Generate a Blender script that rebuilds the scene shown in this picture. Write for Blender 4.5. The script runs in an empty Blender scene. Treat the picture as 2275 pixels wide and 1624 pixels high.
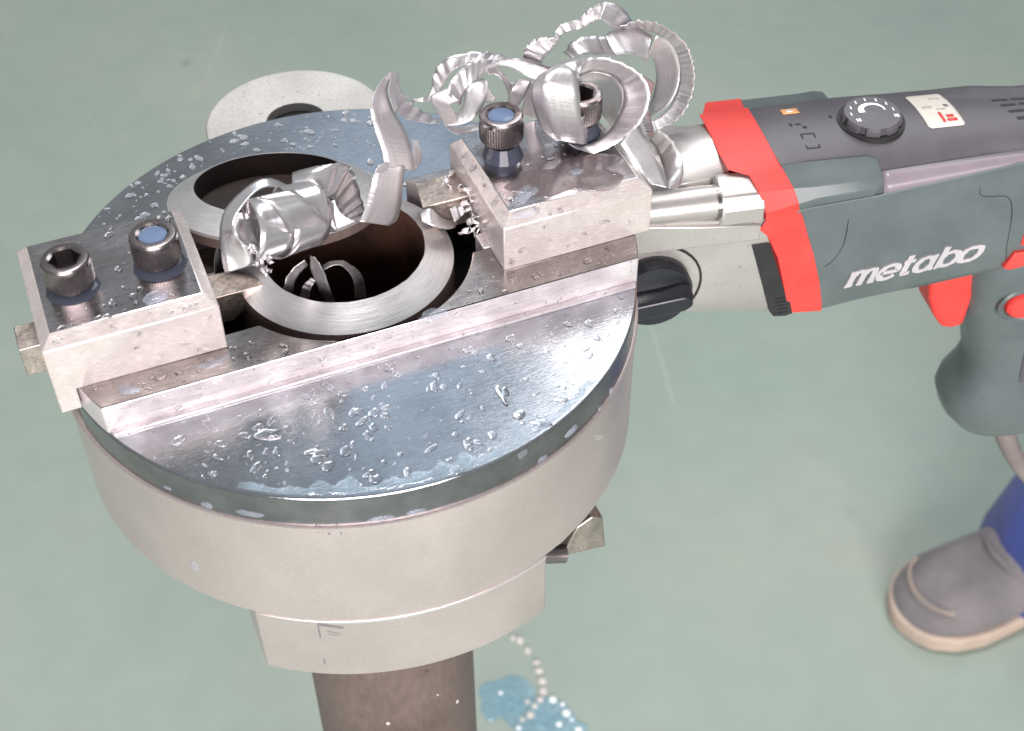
import bpy, bmesh, math, random
from mathutils import Vector, Matrix, Euler, noise
random.seed(7)
PI = math.pi
S_ = 0.001                                   # everything below is written in millimetres
scene = bpy.context.scene
C = scene.collection

# ---------------------------------------------------------------- camera
CAMLOC = Vector((-84.6402, -361.8368, 322.7381))
CAMROT = Euler((0.7865, 0.0087, -0.3885), 'XYZ')
CR = CAMROT.to_matrix()
FPX = 3199.3349
cam = bpy.data.cameras.new('camera'); co = bpy.data.objects.new('camera', cam); C.objects.link(co)
co.location = CAMLOC * S_; co.rotation_euler = CAMROT
cam.sensor_width = 36; cam.lens = FPX / 2275 * 36
cam.clip_start = 0.01; cam.clip_end = 60
cam.dof.use_dof = True; cam.dof.focus_distance = 0.50; cam.dof.aperture_fstop = 18
scene.camera = co

# ---------------------------------------------------------------- ambient light of the workshop and its lamps
w = bpy.data.worlds.new('World'); scene.world = w; w.use_nodes = True
bg = w.node_tree.nodes['Background']; bg.inputs[0].default_value = (0.80, 0.83, 0.86, 1); bg.inputs[1].default_value = 0.33

def area(name, az, el, dist, sx, sy, power, col, target=(0, 0, 0)):
    l = bpy.data.lights.new(name, 'AREA'); l.shape = 'RECTANGLE'; l.size = sx; l.size_y = sy; l.energy = power; l.color = col
    o = bpy.data.objects.new(name, l); C.objects.link(o)
    a, e = math.radians(az), math.radians(el)
    d = Vector((math.cos(a) * math.cos(e), math.sin(a) * math.cos(e), math.sin(e)))
    o.location = Vector(target) * S_ + d * dist
    o.rotation_euler = d.to_track_quat('Z', 'Y').to_euler()
    return o
area('window_light_front', -104, 15, 3.2, 2.8, 1.5, 185, (1.0, 0.94, 0.935))
area('skylight_right', 48, 43, 4.0, 1.35, 1.7, 30, (0.95, 0.97, 1.0))
area('skylight_blue', 73, 43, 4.2, 0.75, 1.8, 1.9, (0.56, 0.78, 1.0))
area('roof_light', 75, 72, 3.6, 0.75, 0.75, 82, (1.0, 0.98, 0.96))

scene.view_settings.view_transform = 'Standard'; scene.view_settings.look = 'None'
scene.view_settings.exposure = 0.22; scene.view_settings.gamma = 1.0
scene.render.resolution_x = 1024; scene.render.resolution_y = 731

# ---------------------------------------------------------------- helpers
def ray(u, v): return CR @ Vector((u - 1137.5, -(v - 812.0), -FPX))
def at(u, v, k, val):                         # where the sight line through (u, v) meets the plane coordinate[k] = val
    d = ray(u, v); t = (val - CAMLOC[k]) / d[k]; return CAMLOC + d * t

def tag(o, label=None, cat=None, group=None, kind=None):
    if label: o['label'] = label
    if cat: o['category'] = cat
    if group: o['group'] = group
    if kind: o['kind'] = kind
    return o
def empty(name, loc):
    o = bpy.data.objects.new(name, None); C.objects.link(o); o.location = Vector(loc) * S_; o.empty_display_size = 0.01
    ORG[o.name] = Vector(loc); return o
ORG = {}
def obj(name, bm, mat, parent=None, origin=None, smooth=35, bevel=0, bseg=2, solid=0):
    """links a bmesh given in world millimetres as one mesh object"""
    bmesh.ops.recalc_face_normals(bm, faces=bm.faces) if not solid else None
    if parent is not None: org = ORG[parent.name]
    elif origin is not None: org = Vector(origin)
    else:
        xs = [v.co for v in bm.verts]
        org = Vector(((min(c.x for c in xs) + max(c.x for c in xs)) / 2, (min(c.y for c in xs) + max(c.y for c in xs)) / 2, min(c.z for c in xs)))
    bm.transform(Matrix.Scale(S_, 4) @ Matrix.Translation(-org))
    me = bpy.data.meshes.new(name); bm.to_mesh(me); bm.free()
    o = bpy.data.objects.new(name, me); C.objects.link(o); me.materials.append(mat)
    if smooth:
        me.shade_smooth()
        try: me.set_sharp_from_angle(angle=math.radians(smooth))
        except Exception: pass
    if parent is not None: o.parent = parent; ORG[o.name] = org
    else: o.location = org * S_; ORG[o.name] = org
    if bevel:
        m = o.modifiers.new('bevel', 'BEVEL'); m.width = bevel * S_; m.segments = bseg; m.limit_method = 'ANGLE'; m.angle_limit = math.radians(30)
        m.harden_normals = False
    if solid:
        m = o.modifiers.new('thickness', 'SOLIDIFY'); m.thickness = solid * S_; m.offset = 0
    return o

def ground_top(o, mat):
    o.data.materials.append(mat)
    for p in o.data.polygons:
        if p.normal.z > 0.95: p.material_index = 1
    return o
def prism(bm, poly, f, lo, hi):
    """extrude the 2D outline between lo and hi; f(p, q, h) -> world point"""
    a = [bm.verts.new(f(x, y, lo)) for x, y in poly]; b = [bm.verts.new(f(x, y, hi)) for x, y in poly]
    n = len(poly)
    bm.faces.new(a[::-1]); bm.faces.new(b)
    for i in range(n): bm.faces.new((a[i], a[(i + 1) % n], b[(i + 1) % n], b[i]))
XY = lambda x, y, h: Vector((x, y, h))
def box(bm, x0, x1, y0, y1, z0, z1, f=None):
    f = f or (lambda x, y, z: Vector((x, y, z)))
    prism(bm, [(x0, y0), (x1, y0), (x1, y1), (x0, y1)], f, z0, z1)
def lathe(bm, prof, n=64, f=None, closed=False):
    """prof: list of (radius, height)"""
    f = f or (lambda x, y, z: Vector((x, y, z)))
    rings = []
    for r, h in prof:
        if r < 1e-6: rings.append([bm.verts.new(f(0, 0, h))])
        else: rings.append([bm.verts.new(f(r * math.cos(2 * PI * i / n), r * math.sin(2 * PI * i / n), h)) for i in range(n)])
    m = len(rings)
    for k in range(m if closed else m - 1):
        A, B = rings[k], rings[(k + 1) % m]
        for i in range(n):
            j = (i + 1) % n
            if len(A) == 1: bm.faces.new((A[0], B[i], B[j]))
            elif len(B) == 1: bm.faces.new((A[i], B[0], A[j]))
            else: bm.faces.new((A[i], B[i], B[j], A[j]))
def loft(bm, rings, closed=True, caps=True):
    V = [[bm.verts.new(p) for p in r] for r in rings]
    n = len(V[0])
    for A, B in zip(V, V[1:]):
        for i in range(n if closed else n - 1):
            j = (i + 1) % n
            bm.faces.new((A[i], A[j], B[j], B[i]))
    if caps and closed: bm.faces.new(V[0][::-1]); bm.faces.new(V[-1])
def cat(pts, m=8, closed=False):
    """Catmull-Rom resampling of tuples / Vectors"""
    pts = [Vector(p) for p in pts]; n = len(pts); out = []
    g = lambda i: pts[i % n] if closed else (pts[i] if 0 <= i < n else (pts[0] * 2 - pts[1] if i < 0 else pts[-1] * 2 - pts[-2]))
    for i in range(n if closed else n - 1):
        p0, p1, p2, p3 = g(i - 1), g(i), g(i + 1), g(i + 2)
        for k in range(m):
            t = k / m
            out.append(0.5 * ((2 * p1) + (p2 - p0) * t + (2 * p0 - 5 * p1 + 4 * p2 - p3) * t * t + (3 * p1 - p0 - 3 * p2 + p3) * t ** 3))
    if not closed: out.append(pts[-1])
    return out
def tube(bm, path, rad, n=12):
    path = [Vector(p) for p in path]; rings = []; ref = Vector((0.3, 0.2, 1)).normalized()
    for i, p in enumerate(path):
        t = (path[min(i + 1, len(path) - 1)] - path[max(i - 1, 0)]).normalized()
        a = t.cross(ref)
        if a.length < 1e-3: a = t.orthogonal()
        a.normalize(); b = t.cross(a); r = rad(i / (len(path) - 1)) if callable(rad) else rad
        rings.append([p + (a * math.cos(2 * PI * k / n) + b * math.sin(2 * PI * k / n)) * r for k in range(n)])
    loft(bm, rings)
def arc(r, a0, a1, n=24, cx=0, cy=0):
    return [(cx + r * math.cos(math.radians(a0 + (a1 - a0) * i / n)), cy + r * math.sin(math.radians(a0 + (a1 - a0) * i / n))) for i in range(n + 1)]
deg = math.degrees

# ---------------------------------------------------------------- materials
def nt(name):
    m = bpy.data.materials.new(name); m.use_nodes = True; t = m.node_tree; b = t.nodes['Principled BSDF']; return m, t, b
def N(t, typ, **kw):
    n = t.nodes.new(typ)
    for k, v in kw.items():
        if k in n.inputs: n.inputs[k].default_value = v
        else: setattr(n, k, v)
    return n
def ramp(t, src, p0, c0, p1, c1, extra=()):
    r = t.nodes.new('ShaderNodeValToRGB'); e = r.color_ramp.elements
    e[0].position = p0; e[0].color = (*c0, 1) if len(c0) == 3 else c0; e[1].position = p1; e[1].color = (*c1, 1) if len(c1) == 3 else c1
    for p, c in extra: x = e.new(p); x.color = (*c, 1)
    t.links.new(src, r.inputs[0]); return r
def metal(name, col, col2, rough=0.3, rvar=0.12, metallic=1.0, brush=(1, 1, 1), scale=900, bump=0.15, blot=60, spots=0.0, spotcol=(0.18, 0.13, 0.10), spotscale=700, radial=False, coat=0):
    """machined metal: fine directional grain, blotchy oxide / wetness, optional specks"""
    m, t, b = nt(name); L = t.links
    tc = N(t, 'ShaderNodeTexCoord'); mp = N(t, 'ShaderNodeMapping'); mp.inputs['Scale'].default_value = brush
    src = tc.outputs['Object']
    if radial:
        sx = N(t, 'ShaderNodeSeparateXYZ'); L.new(src, sx.inputs[0])
        ln = N(t, 'ShaderNodeVectorMath', operation='LENGTH'); cb = N(t, 'ShaderNodeCombineXYZ'); L.new(sx.outputs[0], cb.inputs[0]); L.new(sx.outputs[1], cb.inputs[1]); L.new(cb.outputs[0], ln.inputs[0])
        at2 = N(t, 'ShaderNodeMath', operation='ARCTAN2'); L.new(sx.outputs[1], at2.inputs[0]); L.new(sx.outputs[0], at2.inputs[1])
        sc = N(t, 'ShaderNodeMath', operation='MULTIPLY'); sc.inputs[1].default_value = 0.002; L.new(at2.outputs[0], sc.inputs[0])
        c2 = N(t, 'ShaderNodeCombineXYZ'); L.new(ln.outputs['Value'], c2.inputs[0]); L.new(sc.outputs[0], c2.inputs[1]); L.new(c2.outputs[0], mp.inputs['Vector'])
    else: L.new(src, mp.inputs['Vector'])
    n1 = N(t, 'ShaderNodeTexNoise', Scale=scale, Detail=5.0, Roughness=0.65); L.new(mp.outputs[0], n1.inputs['Vector'])
    n2 = N(t, 'ShaderNodeTexNoise', Scale=blot, Detail=6.0, Roughness=0.6); L.new(src, n2.inputs['Vector'])
    cr = ramp(t, n2.outputs[0], 0.36, col2, 0.66, col)
    mix = N(t, 'ShaderNodeMix', data_type='RGBA', blend_type='MULTIPLY'); mix.inputs['Factor'].default_value = 0.45
    g = ramp(t, n1.outputs[0], 0.3, (0.55, 0.55, 0.55), 0.62, (1, 1, 1)); L.new(cr.outputs[0], mix.inputs['A']); L.new(g.outputs[0], mix.inputs['B'])
    out = mix.outputs['Result']
    if spots:
        n3 = N(t, 'ShaderNodeTexNoise', Scale=spotscale, Detail=3.0, Roughness=0.7); L.new(src, n3.inputs['Vector'])
        sp = ramp(t, n3.outputs[0], 0.66 - 0.12 * spots, (0, 0, 0), 0.72 - 0.1 * spots, (1, 1, 1))
        m2 = N(t, 'ShaderNodeMix', data_type='RGBA'); L.new(sp.outputs[0], m2.inputs['Factor']); L.new(out, m2.inputs['A']); m2.inputs['B'].default_value = (*spotcol, 1); out = m2.outputs['Result']
    L.new(out, b.inputs['Base Color'])
    b.inputs['Metallic'].default_value = metallic
    rr = N(t, 'ShaderNodeMapRange'); rr.inputs['To Min'].default_value = max(0.03, rough - rvar); rr.inputs['To Max'].default_value = rough + rvar
    rm = N(t, 'ShaderNodeMath', operation='ADD'); L.new(n2.outputs[0], rm.inputs[0]); L.new(n1.outputs[0], rm.inputs[1]); rm2 = N(t, 'ShaderNodeMath', operation='MULTIPLY'); rm2.inputs[1].default_value = 0.5; L.new(rm.outputs[0], rm2.inputs[0])
    rr.inputs['From Min'].default_value = 0.3; rr.inputs['From Max'].default_value = 0.7
    L.new(rm2.outputs[0], rr.inputs['Value']); L.new(rr.outputs[0], b.inputs['Roughness'])
    bp = N(t, 'ShaderNodeBump'); bp.inputs['Strength'].default_value = bump; bp.inputs['Distance'].default_value = 0.0002; L.new(n1.outputs[0], bp.inputs['Height']); L.new(bp.outputs[0], b.inputs['Normal'])
    return m
def plastic(name, col, col2=None, rough=0.45, scale=2500, bump=0.08, spec=0.5):
    m, t, b = nt(name); L = t.links; tc = N(t, 'ShaderNodeTexCoord')
    n1 = N(t, 'ShaderNodeTexNoise', Scale=scale, Detail=3.0); L.new(tc.outputs['Object'], n1.inputs['Vector'])
    n2 = N(t, 'ShaderNodeTexNoise', Scale=38.0, Detail=6.0, Roughness=0.6); L.new(tc.outputs['Object'], n2.inputs['Vector'])
    c2 = col2 or tuple(min(1, c * 1.35 + 0.012) for c in col)
    cr = ramp(t, n2.outputs[0], 0.38, col, 0.72, c2); L.new(cr.outputs[0], b.inputs['Base Color'])
    rr = N(t, 'ShaderNodeMapRange'); rr.inputs['To Min'].default_value = rough - 0.08; rr.inputs['To Max'].default_value = rough + 0.12; L.new(n2.outputs[0], rr.inputs['Value']); L.new(rr.outputs[0], b.inputs['Roughness'])
    b.inputs['Specular IOR Level'].default_value = spec
    bp = N(t, 'ShaderNodeBump'); bp.inputs['Strength'].default_value = bump; bp.inputs['Distance'].default_value = 0.0003; L.new(n1.outputs[0], bp.inputs['Height']); L.new(bp.outputs[0], b.inputs['Normal'])
    return m
M = {}
M['face'] = metal('ground_steel', (0.63, 0.645, 0.68), (0.49, 0.50, 0.53), rough=0.075, rvar=0.045, brush=(0.12, 1.4, 1), scale=1500, bump=0.22, blot=45)
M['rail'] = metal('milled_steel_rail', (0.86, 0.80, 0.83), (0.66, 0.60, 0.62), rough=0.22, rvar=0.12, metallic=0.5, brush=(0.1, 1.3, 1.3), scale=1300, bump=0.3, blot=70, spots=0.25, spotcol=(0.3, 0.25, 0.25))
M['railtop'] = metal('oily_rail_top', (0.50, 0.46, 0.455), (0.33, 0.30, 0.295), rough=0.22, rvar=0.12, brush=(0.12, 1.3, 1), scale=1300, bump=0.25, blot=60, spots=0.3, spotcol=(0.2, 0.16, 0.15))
M['holdtop'] = metal('wet_holder_top', (0.63, 0.60, 0.615), (0.48, 0.455, 0.465), rough=0.15, rvar=0.08, brush=(0.15, 1.2, 1), scale=1400, bump=0.18, blot=55, spots=0.15, spotcol=(0.25, 0.2, 0.2))
M['rim'] = metal('dark_reflection_rim', (0.42, 0.39, 0.42), (0.27, 0.26, 0.28), rough=0.12, rvar=0.08, brush=(1, 1, 8), scale=500, bump=0.25, blot=60)  # steel darkened to carry the dim reflection on the plate's edge
M['housing'] = metal('nickel_plated_housing', (0.76, 0.665, 0.64), (0.67, 0.585, 0.565), rough=0.37, rvar=0.10, metallic=0.80, brush=(1, 1, 9), scale=800, bump=0.12, blot=20, spots=0.0, spotcol=(0.4, 0.34, 0.3))
M['holder'] = metal('plated_tool_holder', (0.76, 0.685, 0.67), (0.66, 0.585, 0.565), rough=0.24, rvar=0.09, metallic=0.45, brush=(0.25, 1, 1), scale=1500, bump=0.22, blot=90, spots=0.22, spotcol=(0.5, 0.39, 0.35), spotscale=1100)
M['bit'] = metal('tool_steel_bit', (0.64, 0.55, 0.50), (0.42, 0.36, 0.32), rough=0.38, rvar=0.14, scale=900, bump=0.3, blot=110, spots=0.4, spotcol=(0.2, 0.14, 0.1))
M['bolt'] = metal('black_oxide_bolt', (0.36, 0.31, 0.31), (0.27, 0.235, 0.235), rough=0.26, rvar=0.06, scale=3000, bump=0.06, blot=60)
M['cavity'] = metal('oily_shaded_cavity', (0.030, 0.024, 0.022), (0.012, 0.010, 0.010), rough=0.45, rvar=0.15, metallic=0.3, scale=600, bump=0.3)  # oily, its near-black tone painted as the shade in slot, bore and recess
M['bevel'] = metal('freshly_cut_bevel', (0.88, 0.86, 0.87), (0.78, 0.76, 0.77), rough=0.32, rvar=0.08, metallic=0.78, brush=(1, 0.6, 1), scale=2200, bump=0.35, blot=40, radial=True)
M['pipe'] = metal('dull_brown_pipe', (0.215, 0.16, 0.145), (0.15, 0.105, 0.095), rough=0.5, rvar=0.12, metallic=0.45, brush=(1, 1, 0.3), scale=400, bump=0.2, blot=22, spots=0.15, spotcol=(0.09, 0.055, 0.045), spotscale=120)
M['bore'] = metal('rusty_shaded_bore', (0.030, 0.014, 0.010), (0.008, 0.005, 0.004), rough=0.75, rvar=0.15, metallic=0.0, scale=300, bump=0.3, blot=60)  # blackened to paint the deep shade inside the ring
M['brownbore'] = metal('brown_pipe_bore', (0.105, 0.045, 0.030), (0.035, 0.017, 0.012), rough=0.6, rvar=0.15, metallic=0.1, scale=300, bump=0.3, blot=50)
M['gear'] = metal('cast_aluminium', (0.60, 0.565, 0.55), (0.52, 0.49, 0.475), rough=0.36, rvar=0.08, metallic=0.75, scale=3000, bump=0.12, blot=25, spots=0.05)
M['dull'] = metal('dull_grey_plate', (0.66, 0.64, 0.62), (0.56, 0.54, 0.515), rough=0.5, rvar=0.1, metallic=0.5, scale=900, bump=0.15, blot=30, spots=0.1)
M['red'] = plastic('red_plastic', (0.66, 0.035, 0.028), (0.70, 0.06, 0.05), rough=0.5)
M['green'] = plastic('dark_green_plastic', (0.080, 0.100, 0.102), (0.110, 0.132, 0.134), rough=0.30)
M['grey'] = plastic('charcoal_rubber', (0.070, 0.064, 0.074), (0.095, 0.087, 0.1), rough=0.38)
M['sheen_band'] = plastic('lilac_grey_sheen', (0.20, 0.165, 0.195), (0.24, 0.20, 0.23), rough=0.32)  # lighter lilac paints the reflected sheen on the drill's side band
M['black'] = plastic('glossy_black_plastic', (0.010, 0.011, 0.015), (0.02, 0.021, 0.028), rough=0.26)
M['slot'] = plastic('black_slot', (0.006, 0.006, 0.007), rough=0.6)
M['white'] = plastic('white_print', (0.82, 0.82, 0.82), rough=0.5)
M['logo'] = plastic('silver_grey_lettering', (0.38, 0.365, 0.385), (0.45, 0.43, 0.45), rough=0.4)
M['label'] = plastic('cream_label', (0.62, 0.58, 0.52), (0.66, 0.62, 0.57), rough=0.4)
M['pinkgrey'] = plastic('worn_label_print', (0.42, 0.36, 0.34), rough=0.5)
M['orange'] = plastic('orange_print', (0.62, 0.30, 0.12), rough=0.5)
M['cable'] = plastic('grey_brown_rubber', (0.17, 0.14, 0.135), (0.24, 0.20, 0.195), rough=0.6)
M['pencil'] = plastic('graphite_mark', (0.16, 0.15, 0.16), rough=0.6)
M['sole'] = plastic('tan_rubber_sole', (0.42, 0.33, 0.27), (0.52, 0.42, 0.34), rough=0.65)

def fabric(name, c1, c2, scale=420):
    m, t, b = nt(name); L = t.links; tc = N(t, 'ShaderNodeTexCoord')
    n1 = N(t, 'ShaderNodeTexNoise', Scale=scale, Detail=4.0); L.new(tc.outputs['Object'], n1.inputs['Vector'])
    n2 = N(t, 'ShaderNodeTexNoise', Scale=18.0, Detail=5.0); L.new(tc.outputs['Object'], n2.inputs['Vector'])
    cr = ramp(t, n2.outputs[0], 0.35, c1, 0.7, c2); L.new(cr.outputs[0], b.inputs['Base Color']); b.inputs['Roughness'].default_value = 0.9
    b.inputs['Sheen Weight'].default_value = 0.2
    bp = N(t, 'ShaderNodeBump'); bp.inputs['Strength'].default_value = 0.8; bp.inputs['Distance'].default_value = 0.0025; L.new(n1.outputs[0], bp.inputs['Height']); L.new(bp.outputs[0], b.inputs['Normal'])
    return m
M['suede'] = fabric('grey_suede', (0.14, 0.13, 0.138), (0.23, 0.205, 0.208))
M['denim'] = fabric('blue_work_cloth', (0.022, 0.04, 0.19), (0.035, 0.062, 0.29))

def swarf_mat(r0=.30, r1=.46, name='curled_swarf_steel', bs=.5):
    m, t, b = nt(name); L = t.links
    uv = N(t, 'ShaderNodeUVMap'); mp = N(t, 'ShaderNodeMapping'); mp.inputs['Scale'].default_value = (0.02, 3.2, 1); L.new(uv.outputs[0], mp.inputs[0])
    n1 = N(t, 'ShaderNodeTexNoise', Scale=4.0, Detail=4.0, Roughness=0.7); L.new(mp.outputs[0], n1.inputs['Vector'])
    mq = N(t, 'ShaderNodeMapping'); mq.inputs['Scale'].default_value = (1.0, 0.05, 1); L.new(uv.outputs[0], mq.inputs[0])
    n2 = N(t, 'ShaderNodeTexNoise', Scale=1.5, Detail=3.0, Roughness=0.5); L.new(mq.outputs[0], n2.inputs['Vector'])
    cr = ramp(t, n1.outputs[0], 0.34, (0.50, 0.475, 0.49), 0.56, (0.80, 0.765, 0.78)); L.new(cr.outputs[0], b.inputs['Base Color'])
    b.inputs['Metallic'].default_value = 0.86
    rr = N(t, 'ShaderNodeMapRange'); rr.inputs['To Min'].default_value = r0; rr.inputs['To Max'].default_value = r1; L.new(n1.outputs[0], rr.inputs['Value']); L.new(rr.outputs[0], b.inputs['Roughness'])
    ad = N(t, 'ShaderNodeMath', operation='MULTIPLY_ADD'); ad.inputs[1].default_value = 2.6; L.new(n2.outputs[0], ad.inputs[0]); L.new(n1.outputs[0], ad.inputs[2])
    bp = N(t, 'ShaderNodeBump'); bp.inputs['Strength'].default_value = bs; bp.inputs['Distance'].default_value = 0.00012; L.new(ad.outputs[0], bp.inputs['Height']); L.new(bp.outputs[0], b.inputs['Normal'])
    return m
M['swarf'] = swarf_mat(); M['coil'] = swarf_mat(.15, .30, 'bright_coil_steel', .1)

def liquid(name, col, trans, rough=0.04, alpha=1.0):
    m, t, b = nt(name); b.inputs['Base Color'].default_value = (*col, 1); b.inputs['Transmission Weight'].default_value = trans
    b.inputs['Roughness'].default_value = rough; b.inputs['IOR'].default_value = 1.25 if trans > .9 else 1.34
    if alpha < 1:
        tc = N(t, 'ShaderNodeTexCoord'); n = N(t, 'ShaderNodeTexNoise', Scale=160.0, Detail=4.0); t.links.new(tc.outputs['Object'], n.inputs['Vector'])
        rr = N(t, 'ShaderNodeMapRange'); rr.inputs['From Min'].default_value = 0.35; rr.inputs['From Max'].default_value = 0.65; rr.inputs['To Min'].default_value = alpha - 0.2; rr.inputs['To Max'].default_value = min(1, alpha + 0.15)
        t.links.new(n.outputs[0], rr.inputs['Value']); t.links.new(rr.outputs[0], b.inputs['Alpha'])
    return m
M['water'] = liquid('clear_coolant', (0.97, 0.98, 1.0), 1.0, rough=0.0)
M['milky'] = liquid('milky_coolant', (0.50, 0.54, 0.64), 0.35, alpha=0.5)
M['collar'] = liquid('grey_blue_coolant', (0.10, 0.11, 0.155), 0.55)
M['milk'] = liquid('blue_white_coolant', (0.20, 0.28, 0.45), 0.3)
M['spill'] = liquid('blue_spill', (0.25, 0.42, 0.50), 0.1, rough=0.12, alpha=0.72)
M['bead'] = liquid('pale_bead', (0.72, 0.68, 0.64), 0.2, rough=0.15)
M['dew'] = liquid('cloudy_droplet', (0.72, 0.75, 0.80), 0.62, rough=0.06)

def floor_mat():
    m, t, b = nt('green_painted_concrete'); L = t.links; tc = N(t, 'ShaderNodeTexCoord')
    n1 = N(t, 'ShaderNodeTexNoise', Scale=1.9, Detail=7.0, Roughness=0.55); L.new(tc.outputs['Object'], n1.inputs['Vector'])
    n2 = N(t, 'ShaderNodeTexNoise', Scale=22.0, Detail=6.0, Roughness=0.6); L.new(tc.outputs['Object'], n2.inputs['Vector'])
    n3 = N(t, 'ShaderNodeTexVoronoi', Scale=7.0); L.new(tc.outputs['Object'], n3.inputs['Vector'])
    c1 = ramp(t, n1.outputs[0], 0.30, (0.235, 0.318, 0.278), 0.70, (0.33, 0.358, 0.312), [(0.5, (0.275, 0.333, 0.29))])
    c2 = ramp(t, n2.outputs[0], 0.38, (0.90, 0.90, 0.91), 0.62, (1.04, 1.03, 1.02))
    mx = N(t, 'ShaderNodeMix', data_type='RGBA', blend_type='MULTIPLY'); mx.inputs['Factor'].default_value = 0.35; L.new(c1.outputs[0], mx.inputs['A']); L.new(c2.outputs[0], mx.inputs['B'])
    sp = ramp(t, n3.outputs['Distance'], 0.03, (0.45, 0.46, 0.46), 0.085, (1, 1, 1))
    m2 = N(t, 'ShaderNodeMix', data_type='RGBA', blend_type='MULTIPLY'); m2.inputs['Factor'].default_value = 0.45; L.new(mx.outputs['Result'], m2.inputs['A']); L.new(sp.outputs[0], m2.inputs['B'])
    L.new(m2.outputs['Result'], b.inputs['Base Color'])
    rr = N(t, 'ShaderNodeMapRange'); rr.inputs['To Min'].default_value = 0.45; rr.inputs['To Max'].default_value = 0.7; L.new(n1.outputs[0], rr.inputs['Value']); L.new(rr.outputs[0], b.inputs['Roughness'])
    bp = N(t, 'ShaderNodeBump'); bp.inputs['Strength'].default_value = 0.15; bp.inputs['Distance'].default_value = 0.002; L.new(n2.outputs[0], bp.inputs['Height']); L.new(bp.outputs[0], b.inputs['Normal'])
    return m
M['floor'] = floor_mat()

# ---------------------------------------------------------------- the floor
FZ = -900
bm = bmesh.new(); vs = [bm.verts.new((x, y, FZ)) for x, y in ((-9000, -9000), (9000, -9000), (9000, 9000), (-9000, 9000))]; bm.faces.new(vs)
tag(obj('floor', bm, M['floor'], origin=(0, 0, FZ), smooth=0), kind='structure')
# hairline cracks / scratches worn into the paint
bm = bmesh.new()
for (u0, v0, u1, v1, wd) in ((1440, 700, 1500, 900, 1.0), (1330, 720, 1352, 760, .8), (240, 330, 190, 240, .7), (90, 210, 300, 330, .5), (500, 60, 460, 170, 1.)):
    a, b_ = at(u0, v0, 2, FZ + .25), at(u1, v1, 2, FZ + .25); d = (b_ - a); n = Vector((-d.y, d.x, 0)).normalized() * wd
    pts = [a + d * (k / 10) + n * random.uniform(-1.5, 1.5) for k in range(11)]
    for p0, p1 in zip(pts, pts[1:]): bm.faces.new([bm.verts.new(x) for x in (p0 - n, p0 + n, p1 + n, p1 - n)])
m_, t_, b_ = nt('worn_scratch'); b_.inputs['Base Color'].default_value = (0.36, 0.40, 0.36, 1); b_.inputs['Roughness'].default_value = .6
tag(obj('floor_scratches', bm, m_, smooth=0), kind='structure')

# ---------------------------------------------------------------- the pipe-bevelling machine
R0, HR = 98.0, 42.9
def clampy(pts): return [(x, max(y, -40.8)) for x, y in pts]
head = empty('pipe_bevelling_machine', (0, 0, -92))
tag(head, 'round steel pipe bevelling head with slotted face plate, clamped on the upright brown pipe', 'machine tool')
asin = lambda v: deg(math.asin(v))
def angR(y, r=R0, left=False): a = asin(y / r); return 180 - a if left else a
# face plate, front piece: from the slot's left edge round the front to its right edge, with the bore notch
bm = bmesh.new()
front = arc(R0, angR(-24, left=True), 360 + angR(-17), 120) + clampy(arc(HR, 360 + angR(-17, HR), angR(-24, HR, True), 60))
prism(bm, front, XY, -12, 0)
rear = arc(R0, angR(13), angR(6, left=True), 120) + arc(HR, angR(6, HR, True), angR(13, HR), 60)
prism(bm, rear, XY, -12, 0)
plate = obj('face_plate', bm, M['face'], head, bevel=0.5, bseg=2)
# raised guide rails
bm = bmesh.new()
fr = arc(R0, angR(-41.2, left=True), angR(-24, left=True), 8)
hole = clampy(arc(HR, angR(-24, HR, True), 360 + angR(-17, HR), 60))
rt = arc(R0, angR(-17), angR(-41.2), 8)
prism(bm, fr + hole + rt, XY, 0.004, 11)
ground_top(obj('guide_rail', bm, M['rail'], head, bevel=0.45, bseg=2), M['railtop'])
bm = bmesh.new()
prism(bm, arc(R0, angR(20, left=True), angR(6, left=True), 6) + arc(HR, angR(6, HR, True), angR(20, HR, True), 8), XY, 0.004, 11)
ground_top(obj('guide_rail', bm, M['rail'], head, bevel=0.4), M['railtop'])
bm = bmesh.new()
prism(bm, arc(R0, angR(13), angR(29), 6) + arc(HR, angR(29, HR), angR(13, HR), 8), XY, 0.004, 11)
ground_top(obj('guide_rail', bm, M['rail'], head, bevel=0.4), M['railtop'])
# narrow ledge at the foot of the front rail
bm = bmesh.new()
xl = math.sqrt(R0 ** 2 - 43.6 ** 2)
prism(bm, [(-xl + .4, -43.6), (xl - .4, -43.6), (xl + .6, -41.21), (-xl - .6, -41.21)], XY, 0.004, 1.3)
obj('rail_ledge', bm, M['rail'], head, bevel=0.3)
# dark floor of the slot, painted with the shade of its depth
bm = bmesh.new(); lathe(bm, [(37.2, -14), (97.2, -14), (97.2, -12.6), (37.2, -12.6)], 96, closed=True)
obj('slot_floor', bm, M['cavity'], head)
# rim below the face plate, housing and its lug
bm = bmesh.new(); lathe(bm, [(96, -12.004), (97.6, -12.004), (97.9, -12.3), (98.6, -12.4), (99.1, -12.8), (99.1, -13.9), (96, -13.9)], 160, closed=True)
obj('rim_band', bm, M['housing'], head)
bm = bmesh.new(); lathe(bm, [(97.9, -12.0), (98.12, -11.9), (98.12, -.75), (97.95, -.6)], 180)
for f_ in [f for f in bm.faces if (f.calc_center_median().y > -24.2 if f.calc_center_median().x < 0 else -17.2 < f.calc_center_median().y < 13.2) and f.calc_center_median().y < 13.2 and (f.calc_center_median().x > 0 or f.calc_center_median().y < 6.2)]: bm.faces.remove(f_)
obj('plate_edge_reflection', bm, M['rim'], head)  # thin sleeve over the plate wall, dark reflection painted in
bm = bmesh.new(); lathe(bm, [(80, -13.5), (98.2, -13.95), (98.5, -14.3), (98.5, -59.9), (98.0, -60.4), (38, -60.4), (38, -13.5)], 180, closed=True)
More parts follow.
